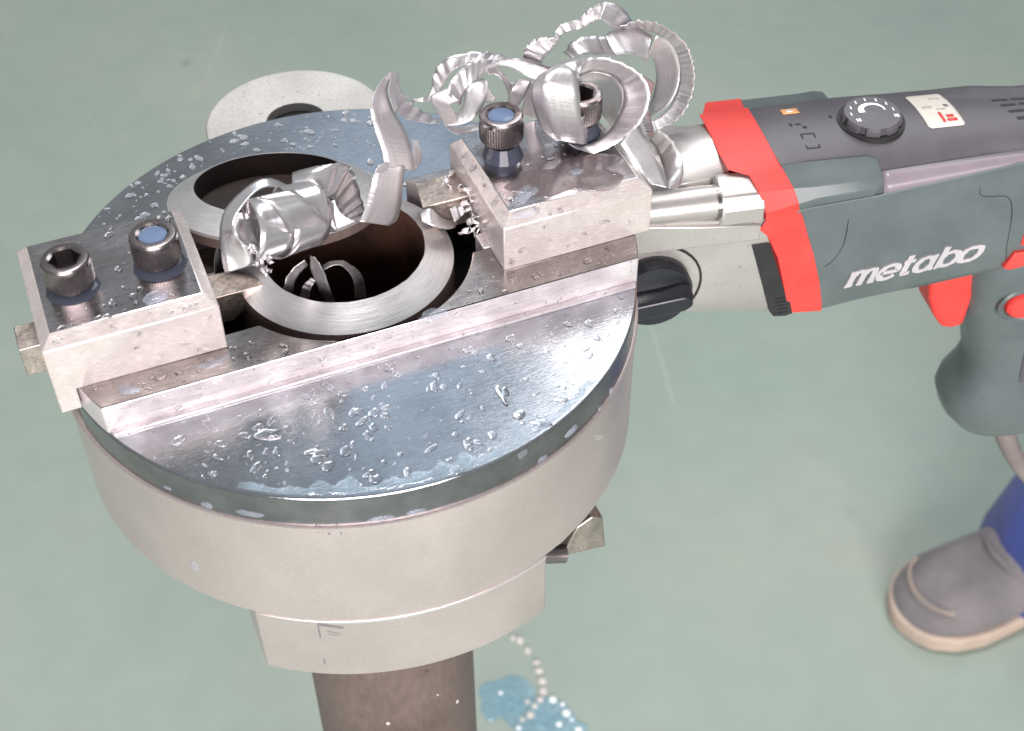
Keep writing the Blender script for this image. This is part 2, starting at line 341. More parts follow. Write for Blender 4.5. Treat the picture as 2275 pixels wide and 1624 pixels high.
obj('housing', bm, M['housing'], head, smooth=30)
bm = bmesh.new()
th0 = deg(math.atan2(-77.1, -61.0)) + 360; th1 = deg(math.atan2(-92.4, 34.0)) + 360
lug = arc(98.9, th0, th1, 40) + [(34, -46), (-61, -46)]
prism(bm, lug, XY, -90.5, -60.0)
obj('mounting_lug', bm, M['housing'], head, bevel=0.6, smooth=30)
bm = bmesh.new()
loopc = arc(99.05, th0 + 14, th1, 30); loopi = arc(98.3, th1, th0 + 14, 30)
prism(bm, loopc + loopi, XY, -60.9, -60.35)
obj('seam_edge', bm, M['bevel'], head)
# clamp jaw poking out underneath
bm = bmesh.new()
jaw = [(48, -117), (52, -113), (56, -100), (60, -95), (66.9, -90.6), (71.6, -94), (73.6, -113.5), (55, -111)]
prism(bm, [(56, -110.5), (57.5, -104), (61, -96), (66.9, -92.6), (71.4, -94.6), (73.3, -113.2)], lambda a, b, h: Vector((a, h, b)), -60, -38)
obj('clamp_jaw', bm, M['bit'], head, bevel=0.5)
bm = bmesh.new(); tube(bm, [(40, -57, -104), (50, -58.5, -108.2), (56.5, -59.5, -109.8)], 3.6, 16)
obj('jaw_pin', bm, M['bolt'], head)
bm = bmesh.new(); lathe(bm, [(0, 0), (5, .3), (5, 3), (3, 6), (0, 7)], 16, lambda x, y, z: Vector((56 + x, -58 + y * .5, -100 + z + x * 1.1)))
obj('jaw_seal', bm, M['milky'], head)
# round plate with a central hole behind and below the face
bm = bmesh.new(); lathe(bm, [(12.5, -30), (37.0, -30), (37.8, -30.7), (37.8, -35), (12.5, -35)], 96, lambda x, y, z: Vector((18.2 + x, 136.3 + y, z)), closed=True)
obj('round_plate', bm, M['dull'], head)
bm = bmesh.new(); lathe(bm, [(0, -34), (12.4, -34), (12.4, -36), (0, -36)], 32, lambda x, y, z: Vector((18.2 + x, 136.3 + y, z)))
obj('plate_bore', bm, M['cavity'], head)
bm = bmesh.new(); box(bm, 4, 32, 80, 112, -58, -36)
obj('plate_arm', bm, M['dull'], head, bevel=2)

# tool holders, cap screws and cutting bits
def holder_bm(x0, x1, leg=None):
    bm = bmesh.new(); c = 3.6; y0, y1, z0, z1 = -30.0, 20.0, 11.02, 32.0
    lo = [(x0, y0), (x1, y0), (x1, y1), (x0, y1)]; hi = [(x0 + c, y0 + c), (x1 - c, y0 + c), (x1 - c, y1 - c), (x0 + c, y1 - c)]
    if leg:
        # side profile with the downward leg, chamfer handled by loft
        xi = x0 + 6.2
        prof = lambda dy, top: None
        rings = [[(x0, y, 2.8), (xi, y, 2.8), (xi, y, z0), (x1, y, z0), (x1, y, z1 - c), (x0, y, z1 - c)] for y in (y0, y1)]
        A = [bm.verts.new(p) for p in rings[0]]; B = [bm.verts.new(p) for p in rings[1]]
        T = [bm.verts.new((x, y, z1)) for x, y in hi]
        bm.faces.new(A); bm.faces.new(B[::-1])
        for i in (0, 1, 2, 3, 5): bm.faces.new((A[i], A[(i + 1) % 6], B[(i + 1) % 6], B[i]))
        mid = [A[5], A[4], B[4], B[5]]
    else:
        A = [bm.verts.new((x, y, z0)) for x, y in lo]; mid = [bm.verts.new((x, y, z1 - c)) for x, y in lo]; T = [bm.verts.new((x, y, z1)) for x, y in hi]
        bm.faces.new(A[::-1])
        for i in range(4): bm.faces.new((A[i], A[(i + 1) % 4], mid[(i + 1) % 4], mid[i]))
    for i in range(4): bm.faces.new((mid[i], mid[(i + 1) % 4], T[(i + 1) % 4], T[i]))
    bm.faces.new(T)
    return bm
def bolt_bm(x, y, zbase, shank):
    bm = bmesh.new(); n = 120
    K_ = 0.82; f = lambda px, py, pz: Vector((x + px * K_, y + py * K_, zbase + shank + pz * K_))
    def ring(r, h, kn=0): return [bm.verts.new(f((r - (kn if i % 2 else 0)) * math.cos(2 * PI * i / n), (r - (kn if i % 2 else 0)) * math.sin(2 * PI * i / n), h)) for i in range(n)]
    def hexr(h, af=5.1):
        o = []
        for i in range(n):
            a = 2 * PI * i / n; k = (a % (PI / 3)) - PI / 6; r = af / math.cos(k); o.append(bm.verts.new(f(r * math.cos(a), r * math.sin(a), h)))
        return o
    rings = [ring(6, -shank / K_ - 1), ring(6, 0), ring(8.0, 0), ring(8.7, .6), ring(9, 1.4, .22), ring(9, 9.2, .22), ring(8.95, 9.6), ring(8.9, 11), ring(8.3, 11.9), ring(8.0, 12), ring(6.3, 12), hexr(11.4), hexr(5.0)]
    for A, B in zip(rings, rings[1:]):
        for i in range(n): j = (i + 1) % n; bm.faces.new((A[i], A[j], B[j], B[i]))
    bm.faces.new(rings[-1]); bm.faces.new(rings[0][::-1])
    return bm
hl = obj('tool_holder', holder_bm(-100.4, -47.3, True), M['holder'], head, smooth=20, bevel=0.35)
hr_ = obj('tool_holder', holder_bm(45.5, 98.5), M['holder'], head, smooth=20, bevel=0.35)
ground_top(hl, M['holdtop']); ground_top(hr_, M['holdtop']); hl['label'] = 'left tool holder block with its end lip hooked over the plate edge'; hr_['label'] = 'right tool holder block below the tangle of swarf'
def bolt_at(u, v, s): P = at(u, v, 2, 32 + s + 9.84); return (P.x, P.y, s)
BL = [bolt_at(142, 572, 1.4), bolt_at(338, 518, 1.9)]; BR = [bolt_at(1113, 252, 6.4), bolt_at(1290, 205, 5.8)]
for (x, y, s) in BL: obj('cap_screw', bolt_bm(x, y, 32, s), M['bolt'], hl, smooth=25)
for (x, y, s) in BR: obj('cap_screw', bolt_bm(x, y, 32, s), M['bolt'], hr_, smooth=25)
bm = bmesh.new()
prism(bm, [(-107.8, -6.0), (-29.5, -6.0), (-27.6, -4.8), (-36.0, 5.5), (-107.8, 5.5)], XY, -0.5, 10.98)
for v in bm.verts:
    if v.co.x > -35 and v.co.z < 0: v.co.x -= 11
obj('cutting_bit', bm, M['bit'], hl, bevel=0.3)
bm = bmesh.new()
prism(bm, [(30.5, 14.6), (28.6, 0.8), (60, 0.8), (60, 14.6)], XY, 8.6, 20)
for v in bm.verts:
    if v.co.x < 40 and v.co.z < 10: v.co.x += 3.5
obj('cutting_bit', bm, M['bit'], hr_, bevel=0.3)
bm = bmesh.new(); lathe(bm, [(0, 0), (7, 0), (7.6, 1.4), (5, 2.6), (0, 2.8)], 24, lambda x, y, z: Vector((40 + x, -4 + y * .7, 11.03 + z)))
# square packing plates lying in the right-hand channel
bm = bmesh.new(); box(bm, 43.5, 62, -16.6, -8.5, -0.5, 10.9); obj('packing_plate', bm, M['rail'], hr_, bevel=0.4)

# ---------------------------------------------------------------- the pipe and the sawn-off ring
pipe = empty('upright_pipe', (0, 0, FZ)); tag(pipe, 'upright brown steel pipe under the round machine, with a bright sloping top edge', 'pipe')
bm = bmesh.new(); lathe(bm, [(27, FZ), (36.45, FZ), (36.45, 7.2)], 96); obj('pipe_wall', bm, M['pipe'], pipe)
bm = bmesh.new()
n = 96; A = []; B = []; D = []
for i in range(n):
    a = 2 * PI * i / n; j = random.uniform(-.12, .12)
    A.append(bm.verts.new((36.5 * math.cos(a), 36.5 * math.sin(a), 7.2))); B.append(bm.verts.new(((27.2 + j) * math.cos(a), (27.2 + j) * math.sin(a), 12.6))); D.append(bm.verts.new(((27 + j) * math.cos(a), (27 + j) * math.sin(a), 12.2)))
for i in range(n):
    j = (i + 1) % n; bm.faces.new((A[i], A[j], B[j], B[i])); bm.faces.new((B[i], B[j], D[j], D[i]))
obj('bevelled_end', bm, M['bevel'], pipe)
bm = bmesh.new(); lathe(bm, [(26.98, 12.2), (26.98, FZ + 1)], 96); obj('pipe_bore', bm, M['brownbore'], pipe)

on = Vector((math.sin(.1108), math.sin(.2488), 1)).normalized(); oc = Vector((-13.7, 34.2, 13.94))
ox = Vector((1, 0, -on.x / on.z)).normalized(); oy = on.cross(ox)
OF = lambda x, y, z: oc + ox * x + oy * y + on * z
ring = empty('pipe_ring', oc + Vector((0, 8, -13)))
tag(ring, 'tilted steel ring with a bright sloping face, resting behind the pipe bore', 'pipe offcut')
bm = bmesh.new(); lathe(bm, [(27.1, 4.7), (27.3, 5.1), (36.7, 0), (36.7, -1.2)], 96, OF); obj('bevelled_face', bm, M['bevel'], ring)
bm = bmesh.new(); lathe(bm, [(36.6, -1.1), (36.3, -4.6), (0, -4.6)], 96, OF); obj('outer_wall', bm, M['pipe'], ring)
bm = bmesh.new(); lathe(bm, [(27.05, 4.9), (27.0, -3.2), (22, -4.0), (0, -4.1)], 96, OF); obj('bore_shade_cup', bm, M['bore'], ring)  # shallow cup added so the ring opening reads as black shade

# ---------------------------------------------------------------- swarf: long curled ribbons cut off the pipe
def ribbon(bm, A, B, nA=0, cr=(0, 0), m=9, wseg=5, flip=0):
    """A, B: edge curves as world points; cr = (waves, amplitude) of the crimps across it, strongest on edge A"""
    uvl = bm.loops.layers.uv.verify()
    k = max(len(A), len(B))
    def res(P, n):
        P = cat(P, 12); L = [0]
        for a, b in zip(P, P[1:]): L.append(L[-1] + (b - a).length)
        out = []; j = 0
        for i in range(n):
            s = L[-1] * i / (n - 1)
            while j < len(L) - 2 and L[j + 1] < s: j += 1
            t = (s - L[j]) / max(1e-6, L[j + 1] - L[j]); out.append(P[j].lerp(P[j + 1], min(1, t)))
        return out, L[-1]
    waves, amp = cr
    n = max(m * k, int(waves * 6) + 1)
    a, la = res(A, n); b, lb = res(B, n)
    rows = []
    for i in range(n):
        tg = (a[min(i + 1, n - 1)] + b[min(i + 1, n - 1)] - a[max(i - 1, 0)] - b[max(i - 1, 0)]).normalized()
        wd = b[i] - a[i]; nr = tg.cross(wd); nr = nr.normalized() if nr.length > 1e-6 else Vector((0, -1, 0))
        row = []
        for q in range(wseg + 1):
            f = q / wseg; p = a[i].lerp(b[i], f)
            ph = waves * 2 * PI * i / (n - 1) + 7 * noise.noise(Vector((i * .045, la, 2)))
            tri = math.asin(math.sin(ph)) * 2 / PI * (.45 + 1.1 * abs(noise.noise(Vector((i * .11, 5, la)))) * 1.6)
            d = tri * amp * (1 - .65 * f) + (math.sin(f * PI)) * min(.25, wd.length * .012) * (1 - 2 * flip)
            jag = 0
            if amp and q == -1: p = p - wd.normalized() * (abs(tri) - .5) * min(amp, 1) * .35
            if q in (0, wseg): p = p + wd.normalized() * (noise.noise(Vector((i * .9, q * 7.1, la))) * .18 + (noise.noise(Vector((i * 2.7, q * 3.1, lb))) * .12 if amp else 0))
            row.append((bm.verts.new(p + nr * d), (i / (n - 1) * (la + lb) / 2, f * wd.length)))
        rows.append(row)
    for r0, r1 in zip(rows, rows[1:]):
        for q in range(wseg):
            quad = (r0[q], r0[q + 1], r1[q + 1], r1[q]); fc = bm.faces.new([x[0] for x in quad])
            for lp, x in zip(fc.loops, quad): lp[uvl].uv = x[1]
def z2(x, y): return ((700 + x * .4396) / 1.0497, y * .4396 / 1.0497)
def z3(x, y): return ((400 + x * .3516) / 1.0497, (320 + y * .3516) / 1.0497)
def edge(pts, ys, f=z2, bulge=0):
    n = len(pts); out = []
    for i, p in enumerate(pts):
        t = i / (n - 1)
        if isinstance(ys, (int, float)): y = ys
        else:
            s = t * (len(ys) - 1); k = min(int(s), len(ys) - 2); y = ys[k] + (ys[k + 1] - ys[k]) * (s - k)
        u, v = f(*p); out.append(at(u, v, 1, y))
    return out
SG = 'long curled ribbons of steel swarf'
def swarf(name, pieces, label):
    bm = bmesh.new()
    for pc in pieces:
        pa, ya, pb, yb = pc[:4]; kw = pc[4] if len(pc) > 4 else {}
        f = kw.pop('f', z2) if 'f' in kw else z2
        ribbon(bm, edge(pa, ya, f), edge(pb, yb, f), **kw)
    o = obj(name, bm, M['swarf'], smooth=24, solid=0.13)
    return tag(o, label, 'metal shaving', SG)

# tall strip hanging at the middle of the plate
swarf('swarf_ribbon', [
    ([(480, 378), (430, 430), (390, 500), (375, 590), (400, 700), (435, 800), (450, 884)], (24, 12, 8), [(514, 385), (470, 440), (462, 500), (500, 590), (555, 690), (590, 790), (608, 906)], (26, 18, 10), {}),
    ([(596, 738), (602, 820), (602, 893)], (12, 14), [(622, 742), (648, 830), (614, 897)], (18, 14), {}),
    ([(418, 872), (392, 920), (372, 1000), (350, 1090), (317, 1176)], (9, 4, -3), [(556, 880), (545, 1000), (535, 1090), (515, 1165), (470, 1198)], (9, 5, 0), {}),
    ([(522, 430), (545, 490), (600, 555), (680, 605), (745, 650)], (28, 34), [(475, 480), (505, 570), (560, 628), (650, 648), (742, 660)], (22, 30), {'cr': (6, .8)}),
    ([(480, 378), (474, 440), (470, 500), (498, 590)], (24, 20, 14), [(516, 386), (524, 430), (512, 500), (522, 580)], (30, 34, 26), {}),
    ([(455, 862), (420, 880), (400, 912)], (8, 5), [(480, 870), (455, 900), (405, 920)], (8, 5), {}),
], 'tall flat swarf strip standing beside the dark ring opening, folded in the middle')
# the left loop cluster behind the filled cap screw
swarf('swarf_ribbon', [
    ([(585, 525), (680, 508), (700, 420), (735, 340), (800, 300), (900, 275), (1000, 280), (1130, 305)], (40, 34, 28), [(600, 545), (690, 532), (750, 470), (790, 400), (850, 352), (930, 335), (1010, 325), (1085, 322)], (40, 30, 24), {'cr': (9, .8)}),
    ([(1085, 322), (960, 318), (870, 355), (800, 430), (775, 500)], (26, 16, 12), [(1000, 365), (965, 400), (915, 440), (870, 500), (850, 560)], (20, 14, 14), {'cr': (8, .35)}),
    ([(775, 470), (690, 515), (730, 600), (765, 665)], (14, 17, 18), [(850, 540), (800, 560), (830, 610), (845, 650)], (12, 13, 16), {}),
    ([(765, 665), (850, 660), (930, 620), (985, 530), (992, 440), (970, 415)], (18, 14, 20, 26), [(835, 600), (862, 560), (880, 480), (905, 440), (940, 425), (965, 415)], (22, 22, 26, 28), {}),
    ([(768, 665), (800, 700), (860, 716), (950, 692)], (18, 20, 24), [(790, 668), (870, 668), (920, 660), (950, 665)], (22, 26, 28), {}),
    ([(970, 370), (1060, 320), (1160, 313), (1250, 330), (1330, 358)], (20, 12, 16), [(1060, 350), (1100, 350), (1150, 375), (1200, 402), (1265, 425)], (20, 22, 22), {}),
    ([(980, 350), (1035, 340), (1080, 390), (1120, 440), (1160, 425)], (20, 22, 20), [(1000, 395), (1045, 400), (1085, 450), (1110, 510), (1130, 520)], (22, 24, 22), {}),
    ([(1160, 413), (1120, 480), (1092, 548)], (14, 12, 16), [(1228, 430), (1195, 505), (1150, 575)], (12, 12, 16), {}),
    ([(1215, 420), (1190, 520), (1165, 600)], (18, 22), [(1275, 470), (1248, 560), (1245, 632)], (16, 20), {}),
    ([(1000, 470), (1020, 500), (1040, 525)], (26, 28), [(985, 540), (1000, 545), (1030, 535)], (26, 28), {'cr': (3, .5)}),
], 'looping swarf curls piled behind the coolant filled cap screw on the right holder')
# crimped twist rising to the top of the heap
swarf('swarf_ribbon', [
    ([(1180, 310), (1200, 240), (1250, 205), (1300, 198), (1350, 212)], (20, 24), [(1280, 342), (1298, 300), (1330, 275), (1345, 250), (1362, 225)], (16, 24), {'cr': (6, 1.5)}),
    ([(1348, 215), (1355, 170), (1385, 130), (1480, 98), (1545, 40), (1622, 8)], (24, 28, 26), [(1365, 222), (1378, 195), (1412, 172), (1500, 148), (1565, 112), (1600, 98)], (24, 26, 24), {'cr': (7, .9)}),
    ([(1620, 8), (1690, 28), (1740, 75), (1768, 130)], (26, 24, 28), [(1590, 100), (1645, 135), (1680, 165), (1715, 160)], (20, 22, 28), {}),
], 'crimped swarf twist that forms the highest peak of the heap')
# the outer ring of the heap
swarf('swarf_ribbon', [
    ([(1700, 140), (1780, 112), (1880, 118), (1980, 170), (2050, 240), (2085, 340), (2090, 450), (2050, 570), (1980, 650), (1880, 700)], (22, 24, 22, 18), [(1745, 168), (1800, 160), (1865, 170), (1920, 200), (1980, 265), (2008, 345), (2008, 440), (1970, 550), (1910, 615), (1862, 640)], (26, 31, 31, 24), {'cr': (21, .5)}),
    ([(1890, 190), (1955, 215), (2000, 290), (2015, 380), (1998, 480), (1940, 570), (1860, 622)], (12, 12, 10), [(1838, 325), (1862, 300), (1880, 340), (1888, 420), (1872, 500), (1852, 560), (1848, 600)], (16, 22, 20), {}),
    ([(1400, 280), (1440, 222), (1520, 193), (1645, 200)], (26, 24, 26), [(1440, 312), (1500, 292), (1580, 290), (1665, 292)], (20, 18, 22), {'cr': (5, .4)}),
    ([(1618, 180), (1700, 148), (1800, 150), (1872, 195)], (20, 28, 22), [(1668, 290), (1730, 284), (1790, 295), (1840, 328)], (10, 8, 12), {'cr': (3, .3)}),
    ([(1640, 300), (1740, 350), (1820, 400), (1880, 440)], (34, 38), [(1640, 340), (1730, 400), (1810, 470), (1860, 520)], (34, 38), {}),
], 'wide open swarf ring with a crimped outer edge at the right of the heap')
# the big central curls round the right cap screw
swarf('swarf_ribbon', [
    ([(1400, 338), (1330, 372), (1288, 450), (1298, 560), (1335, 690), (1372, 742)], (2, -6, -8, -4), [(1402, 340), (1455, 385), (1482, 480), (1488, 600), (1500, 700), (1505, 766)], (2, -8, -10, -6), {}),
    ([(1352, 350), (1260, 408), (1226, 480), (1243, 590), (1288, 690), (1360, 747)], (6, 2, 0), [(1400, 342), (1325, 400), (1300, 480), (1308, 570), (1340, 660), (1385, 744)], (2, -4, -3), {}),
    ([(1330, 350), (1420, 322), (1505, 307)], (16, 18, 14), [(1400, 375), (1455, 400), (1478, 440)], (8, 10, 12), {}),
    ([(1500, 307), (1600, 303), (1720, 340), (1810, 400), (1852, 480), (1840, 580), (1780, 680), (1690, 755), (1560, 812), (1450, 780)], (8, -2, -8, -10, -8), [(1478, 405), (1560, 380), (1650, 400), (1708, 460), (1714, 540), (1680, 620), (1640, 690), (1560, 752), (1480, 776), (1425, 762)], (8, 4, 2, -4, -6), {'cr': (16, .22)}),
    ([(1490, 395), (1560, 382), (1650, 402), (1700, 450), (1712, 530), (1690, 600)], (12, 10, 2, -4), [(1500, 440), (1555, 440), (1585, 480), (1590, 560), (1610, 620), (1650, 670)], (26, 24, 18, 12), {}),
    ([(1482, 620), (1480, 700), (1478, 762)], (-4, -6), [(1520, 610), (1528, 700), (1528, 762)], (0, -2), {'cr': (4, .6)}),
    ([(1780, 570), (1800, 640), (1830, 700), (1850, 742)], (0, -4), [(1850, 590), (1862, 640), (1872, 690), (1876, 736)], (2, -2), {'cr': (7, .7)}),
], 'biggest pair of swarf curls wrapped round the rear right cap screw')
swarf('swarf_ribbon', [
    ([(1700, 765), (1760, 850), (1810, 920), (1858, 975)], (-12, -16, -22), [(1788, 645), (1840, 750), (1900, 870), (1955, 1000)], (-8, -12, -24), {}),
    ([(1905, 690), (1965, 735), (2018, 820), (2034, 910), (2005, 1000)], (-14, -14, -20), [(1850, 742), (1890, 790), (1920, 870), (1942, 945), (1957, 1000)], (-6, -8, -24), {'cr': (5, .25)}),
], 'straight brownish swarf strip ending in a bright scoop at the right holder end')

# the cylindrical coil over the bore (a real helix)
def helix(c0, c1, r0, r1, turns, width, ph=0, m=40, squash=1.0, up=Vector((0, 0, 1)), wexp=1.0):
    c0, c1 = Vector(c0), Vector(c1); ax = (c1 - c0).normalized(); s = ax.cross(up).normalized(); u = s.cross(ax)
    A, B = [], []; n = int(m * turns)
    for i in range(n + 1):
        t = i / n; a = ph + 2 * PI * turns * t; r = r0 + (r1 - r0) * t ** wexp; c = c0.lerp(c1, t)
        d = s * math.cos(a) * squash + u * math.sin(a)
        A.append(c + d * r - ax * width / 2); B.append(c + d * (r * .96) + ax * width / 2)
    return A, B
def poly_ribbon(bm, A, B, cr=(0, 0)):
    ribbon(bm, A, B, cr=cr, m=1)
bm = bmesh.new()
c0 = at(*z3(560, 620), 1, -12); c1 = at(*z3(960, 500), 1, -6)
A, B = helix(c0, c1, 9.5, 11.5, 1.9, 13.5, ph=-1.2); ribbon(bm, A, B, m=1)
ribbon(bm, edge([(800, 235), (920, 200), (1040, 180), (1110, 165)], (6, 0, 2), z3), edge([(800, 345), (870, 400), (1000, 405), (1060, 400)], (-6, -8, -4), z3))
ribbon(bm, edge([(1110, 165), (1190, 200), (1225, 290), (1258, 400), (1290, 520), (1250, 552)], (4, 6, 0), z3), edge([(1020, 400), (1070, 395), (1080, 420), (1120, 500), (1200, 550), (1235, 553)], (-6, -2, 0), z3), cr=(6, .5))
ribbon(bm, edge([(355, 905), (330, 780), (318, 640), (345, 500), (430, 390), (560, 290), (660, 272), (775, 320)], (-18, -12, 0, 4), z3), edge([(560, 845), (500, 730), (420, 640), (425, 540), (500, 420), (590, 345), (680, 330), (780, 345)], (-20, -18, -4, 0), z3))
ribbon(bm, edge([(450, 540), (425, 620), (470, 720), (560, 760)], (-14, -18, -20), z3), edge([(530, 555), (560, 640), (590, 700), (600, 735)], (-6, -14, -18), z3))
ribbon(bm, edge([(560, 400), (640, 440), (720, 530), (780, 640)], (-18, -21, -20), z3), edge([(800, 345), (880, 400), (980, 500), (1095, 625)], (-16, -20, -14), z3))
ribbon(bm, edge([(1035, 400), (1050, 500), (1095, 620)], (-10, -14), z3), edge([(1075, 440), (1080, 520), (1100, 625)], (-8, -12), z3))
tag(obj('swarf_ribbon', bm, M['coil'], smooth=24, solid=0.13), 'shiny cylindrical swarf coil lying across the pipe bore and the ring', 'metal shaving', SG)
# crumbs hanging off the coil's end
bm = bmesh.new()
for k in range(16):
    u, v = z3(random.uniform(520, 640), random.uniform(730, 900)); p = at(u, v, 1, -20 + random.uniform(-2, 2))
    a = Vector([random.uniform(-1, 1) for _ in range(3)]).normalized(); A, B = helix(p, p + a * 2.0, 1.3, .8, random.uniform(.6, 1.3), 1.3, ph=random.uniform(0, 6), m=16, up=a.orthogonal()); ribbon(bm, A, B, m=1, wseg=2)
tag(obj('swarf_crumbs', bm, M['swarf'], smooth=50, solid=0.2), 'tiny bright metal crumbs hanging from the end of the shiny coil', 'metal crumbs', kind='stuff')
bm = bmesh.new()
for k in range(26):
    t = random.random(); p = Vector((40 + 8 * random.random(), 14 - 24 * t, 20.6 - 6 * t + random.uniform(-2, 2.5)))
    a = Vector([random.uniform(-1, 1) for _ in range(3)]).normalized(); A, B = helix(p, p + a * 3, random.uniform(.8, 2.2), .8, random.uniform(.4, 1.2), random.uniform(1, 2.6), ph=random.uniform(0, 6), m=16, up=a.orthogonal()); ribbon(bm, A, B, m=1, wseg=2)
tag(obj('swarf_crumbs', bm, M['swarf'], smooth=50, solid=0.2), 'crumpled bits of swarf caught between the right bit and its holder', 'metal crumbs', kind='stuff')
bm = bmesh.new()
ribbon(bm, edge([(650, 500), (720, 470), (800, 540), (900, 560)], (-2, -3, 2), lambda x, y: z3(x + 1000, y + 0)), edge([(660, 560), (740, 590), (830, 610), (880, 600)], (-6, -10, -4), lambda x, y: z3(x + 1000, y + 0)))
ribbon(bm, edge([(1850, 470), (1900, 430), (1960, 400), (1990, 380)], (0, 6), z3), edge([(1880, 560), (1930, 520), (1960, 470), (2000, 430)], (-4, 4), z3), cr=(5, .9))
tag(obj('swarf_ribbon', bm, M['swarf'], smooth=24, solid=0.13), 'short swarf chip lifting off at the tip of the right cutting bit', 'metal shaving', SG)
# the coil down inside the bore
bm = bmesh.new()
for pa, pb, ya, yb in (([(735, 1020), (770, 920), (830, 850), (885, 815)], [(800, 1040), (822, 950), (862, 890), (905, 850)], -9, -7), ([(850, 1060), (872, 985), (925, 930)], [(912, 1075), (926, 1005), (955, 950)], -8, -10), ([(918, 785), (930, 900), (975, 1000), (1022, 1108)], [(950, 795), (1002, 870), (1042, 980), (1088, 1110)], -10, -14), ([(1000, 850), (1060, 820), (1150, 825), (1235, 880), (1277, 960), (1288, 1065)], [(1010, 880), (1070, 850), (1130, 855), (1185, 905), (1212, 980), (1216, 1070)], -6, -11)):
    ribbon(bm, edge(pa, ya, z3), edge(pb, yb, z3), cr=(3, .2))
tag(obj('swarf_ribbon', bm, M['swarf'], smooth=24, solid=0.13), 'greasy narrow swarf loops fallen down inside the dark pipe bore', 'metal shaving', SG)

# ---------------------------------------------------------------- the power drill
X0 = Vector((166, -20, -10)); psi = math.radians(-12)
DA = Vector((math.cos(psi), math.sin(psi), 0)); DS = Vector((-math.sin(psi), math.cos(psi), 0)); DU = Vector((0, 0, 1))
D = lambda a, s, u: X0 + DA * a + DS * s + DU * u
def lerp_tab(tab, x):
    if x <= tab[0][0]: return tab[0][1]
    for (x0, y0), (x1, y1) in zip(tab, tab[1:]):
        if x <= x1: return y0 + (y1 - y0) * (x - x0) / (x1 - x0)
    return tab[-1][1]
Bt = [(-90, -37), (-54, -45), (-3, -53.5), (17, -55.5), (38, -52), (57, -50.5), (83, -47), (120, -44), (190, -38)]
Rt = [(-90, 6), (-61, 5), (-13, -1.3), (0, 2), (28, 4), (83, 11), (130, 10.5), (190, 8)]
Tt = [(-90, 8), (-60, 12), (-30, 15), (0, 16), (50, 14.8), (100, 14), (150, 13), (190, 10)]
Wt = [(-90, 1), (30, 1), (60, .93), (100, .80), (140, .78), (190, .8)]
def sec(a, off=0.0, shoulder=False, dome=False):
    Bv, R, T = lerp_tab(Bt, a), lerp_tab(Rt, a), lerp_tab(Tt, a); k = T - R
    pts = [(0, R), (-.2, R - 4), (0.2, -11.5 if a > 0 else -9), (0, -20), (0, -35), (.6, Bv + 8), (2.6, Bv + 3), (6.5, Bv), (14, Bv - 2.2), (28, Bv - 3.5), (44, Bv - 2.2), (52, Bv), (57, Bv + 3), (59.4, Bv + 8), (60, -35), (60, -20), (60, -9), (60, R - 4), (59, R)]
    if shoulder: pts += [(61, R + 5), (59.5, 9.5), (50, T - 4.0), (45.5, T - .8), (36, T + .4), (28, T + .8), (20, T + .4), (11.5, T - .8), (8, 13.3), (1.4, 10.8), (-1, R + 4)]
    elif dome: pts += [(58, R + 1), (54, R + 2), (48, R + 3), (44, T - 3), (37, T), (28, T + 1.6), (20, T), (13, T - 4), (11, R + 3.5), (6, R + 1.8), (3, R + .8)]
    else: pts += [(56.5, R + .3 * k), (53, R + .6 * k), (47.5, T - 1.8), (43, T - .6), (36, T + .5), (28, T + .9), (20, T + .5), (13, T - .7), (9.5, T - 1.8), (5.6, R + .55 * k), (2, R + .22 * k)]
    wk = lerp_tab(Wt, a); cx, cy = 30 * wk, (Bv + T) / 2; out = []
    for s, u in pts:
        s *= wk
        d = Vector((s - cx, u - cy)); d.normalize(); out.append((s + d.x * off, u + d.y * off))
    return out
NP = len(sec(0))
sr = [-13.5, -15.6, -11.8, -6.4, -2.0, 1.2, 2.5, 3.5, 4, 4, 4, 3.5, 2.5, 1.5, -1.5, -7, -14, -16, -14, -18, -20, -24, -27, -27, -27, -27, -26, -19, -17, -14]
rg = [-1.0, .8, 4.2, 7.5, 12.2, 15.2, 16.5, 17, 17, 17, 17, 17, 16.5, 15.6, 12.5, 7.5, 2.5, .6, -1, -4, -6, -7.5, -7.8, -8, -8, -7.6, -7, -5.6, -4, -2]
drill = empty('power_drill', D(60, 28, -52)); tag(drill, 'dark green and red power drill with silver gearbox, plugged into the round machine', 'drill')
def ring_at(avals, off, **kw):
    return [D(av, *sec(av, off, **kw)[i]) for i, av in enumerate(avals)]
# gearbox
bm = bmesh.new(); rs = []
for k in range(9):
    t = k / 8; rs.append(ring_at([-82 + (x + 2 + 82) * t for x in sr], 0, dome=True))
loft(bm, rs); gear = obj('gearbox', bm, M['gear'], drill, smooth=30)
bm = bmesh.new(); rs = []
for k in range(4):
    t = k / 3; rs.append(ring_at([a + (b - a) * t for a, b in zip(sr, rg)], 1.0, shoulder=True))
loft(bm, rs); obj('collar', bm, M['red'], drill, smooth=28, bevel=0.25)
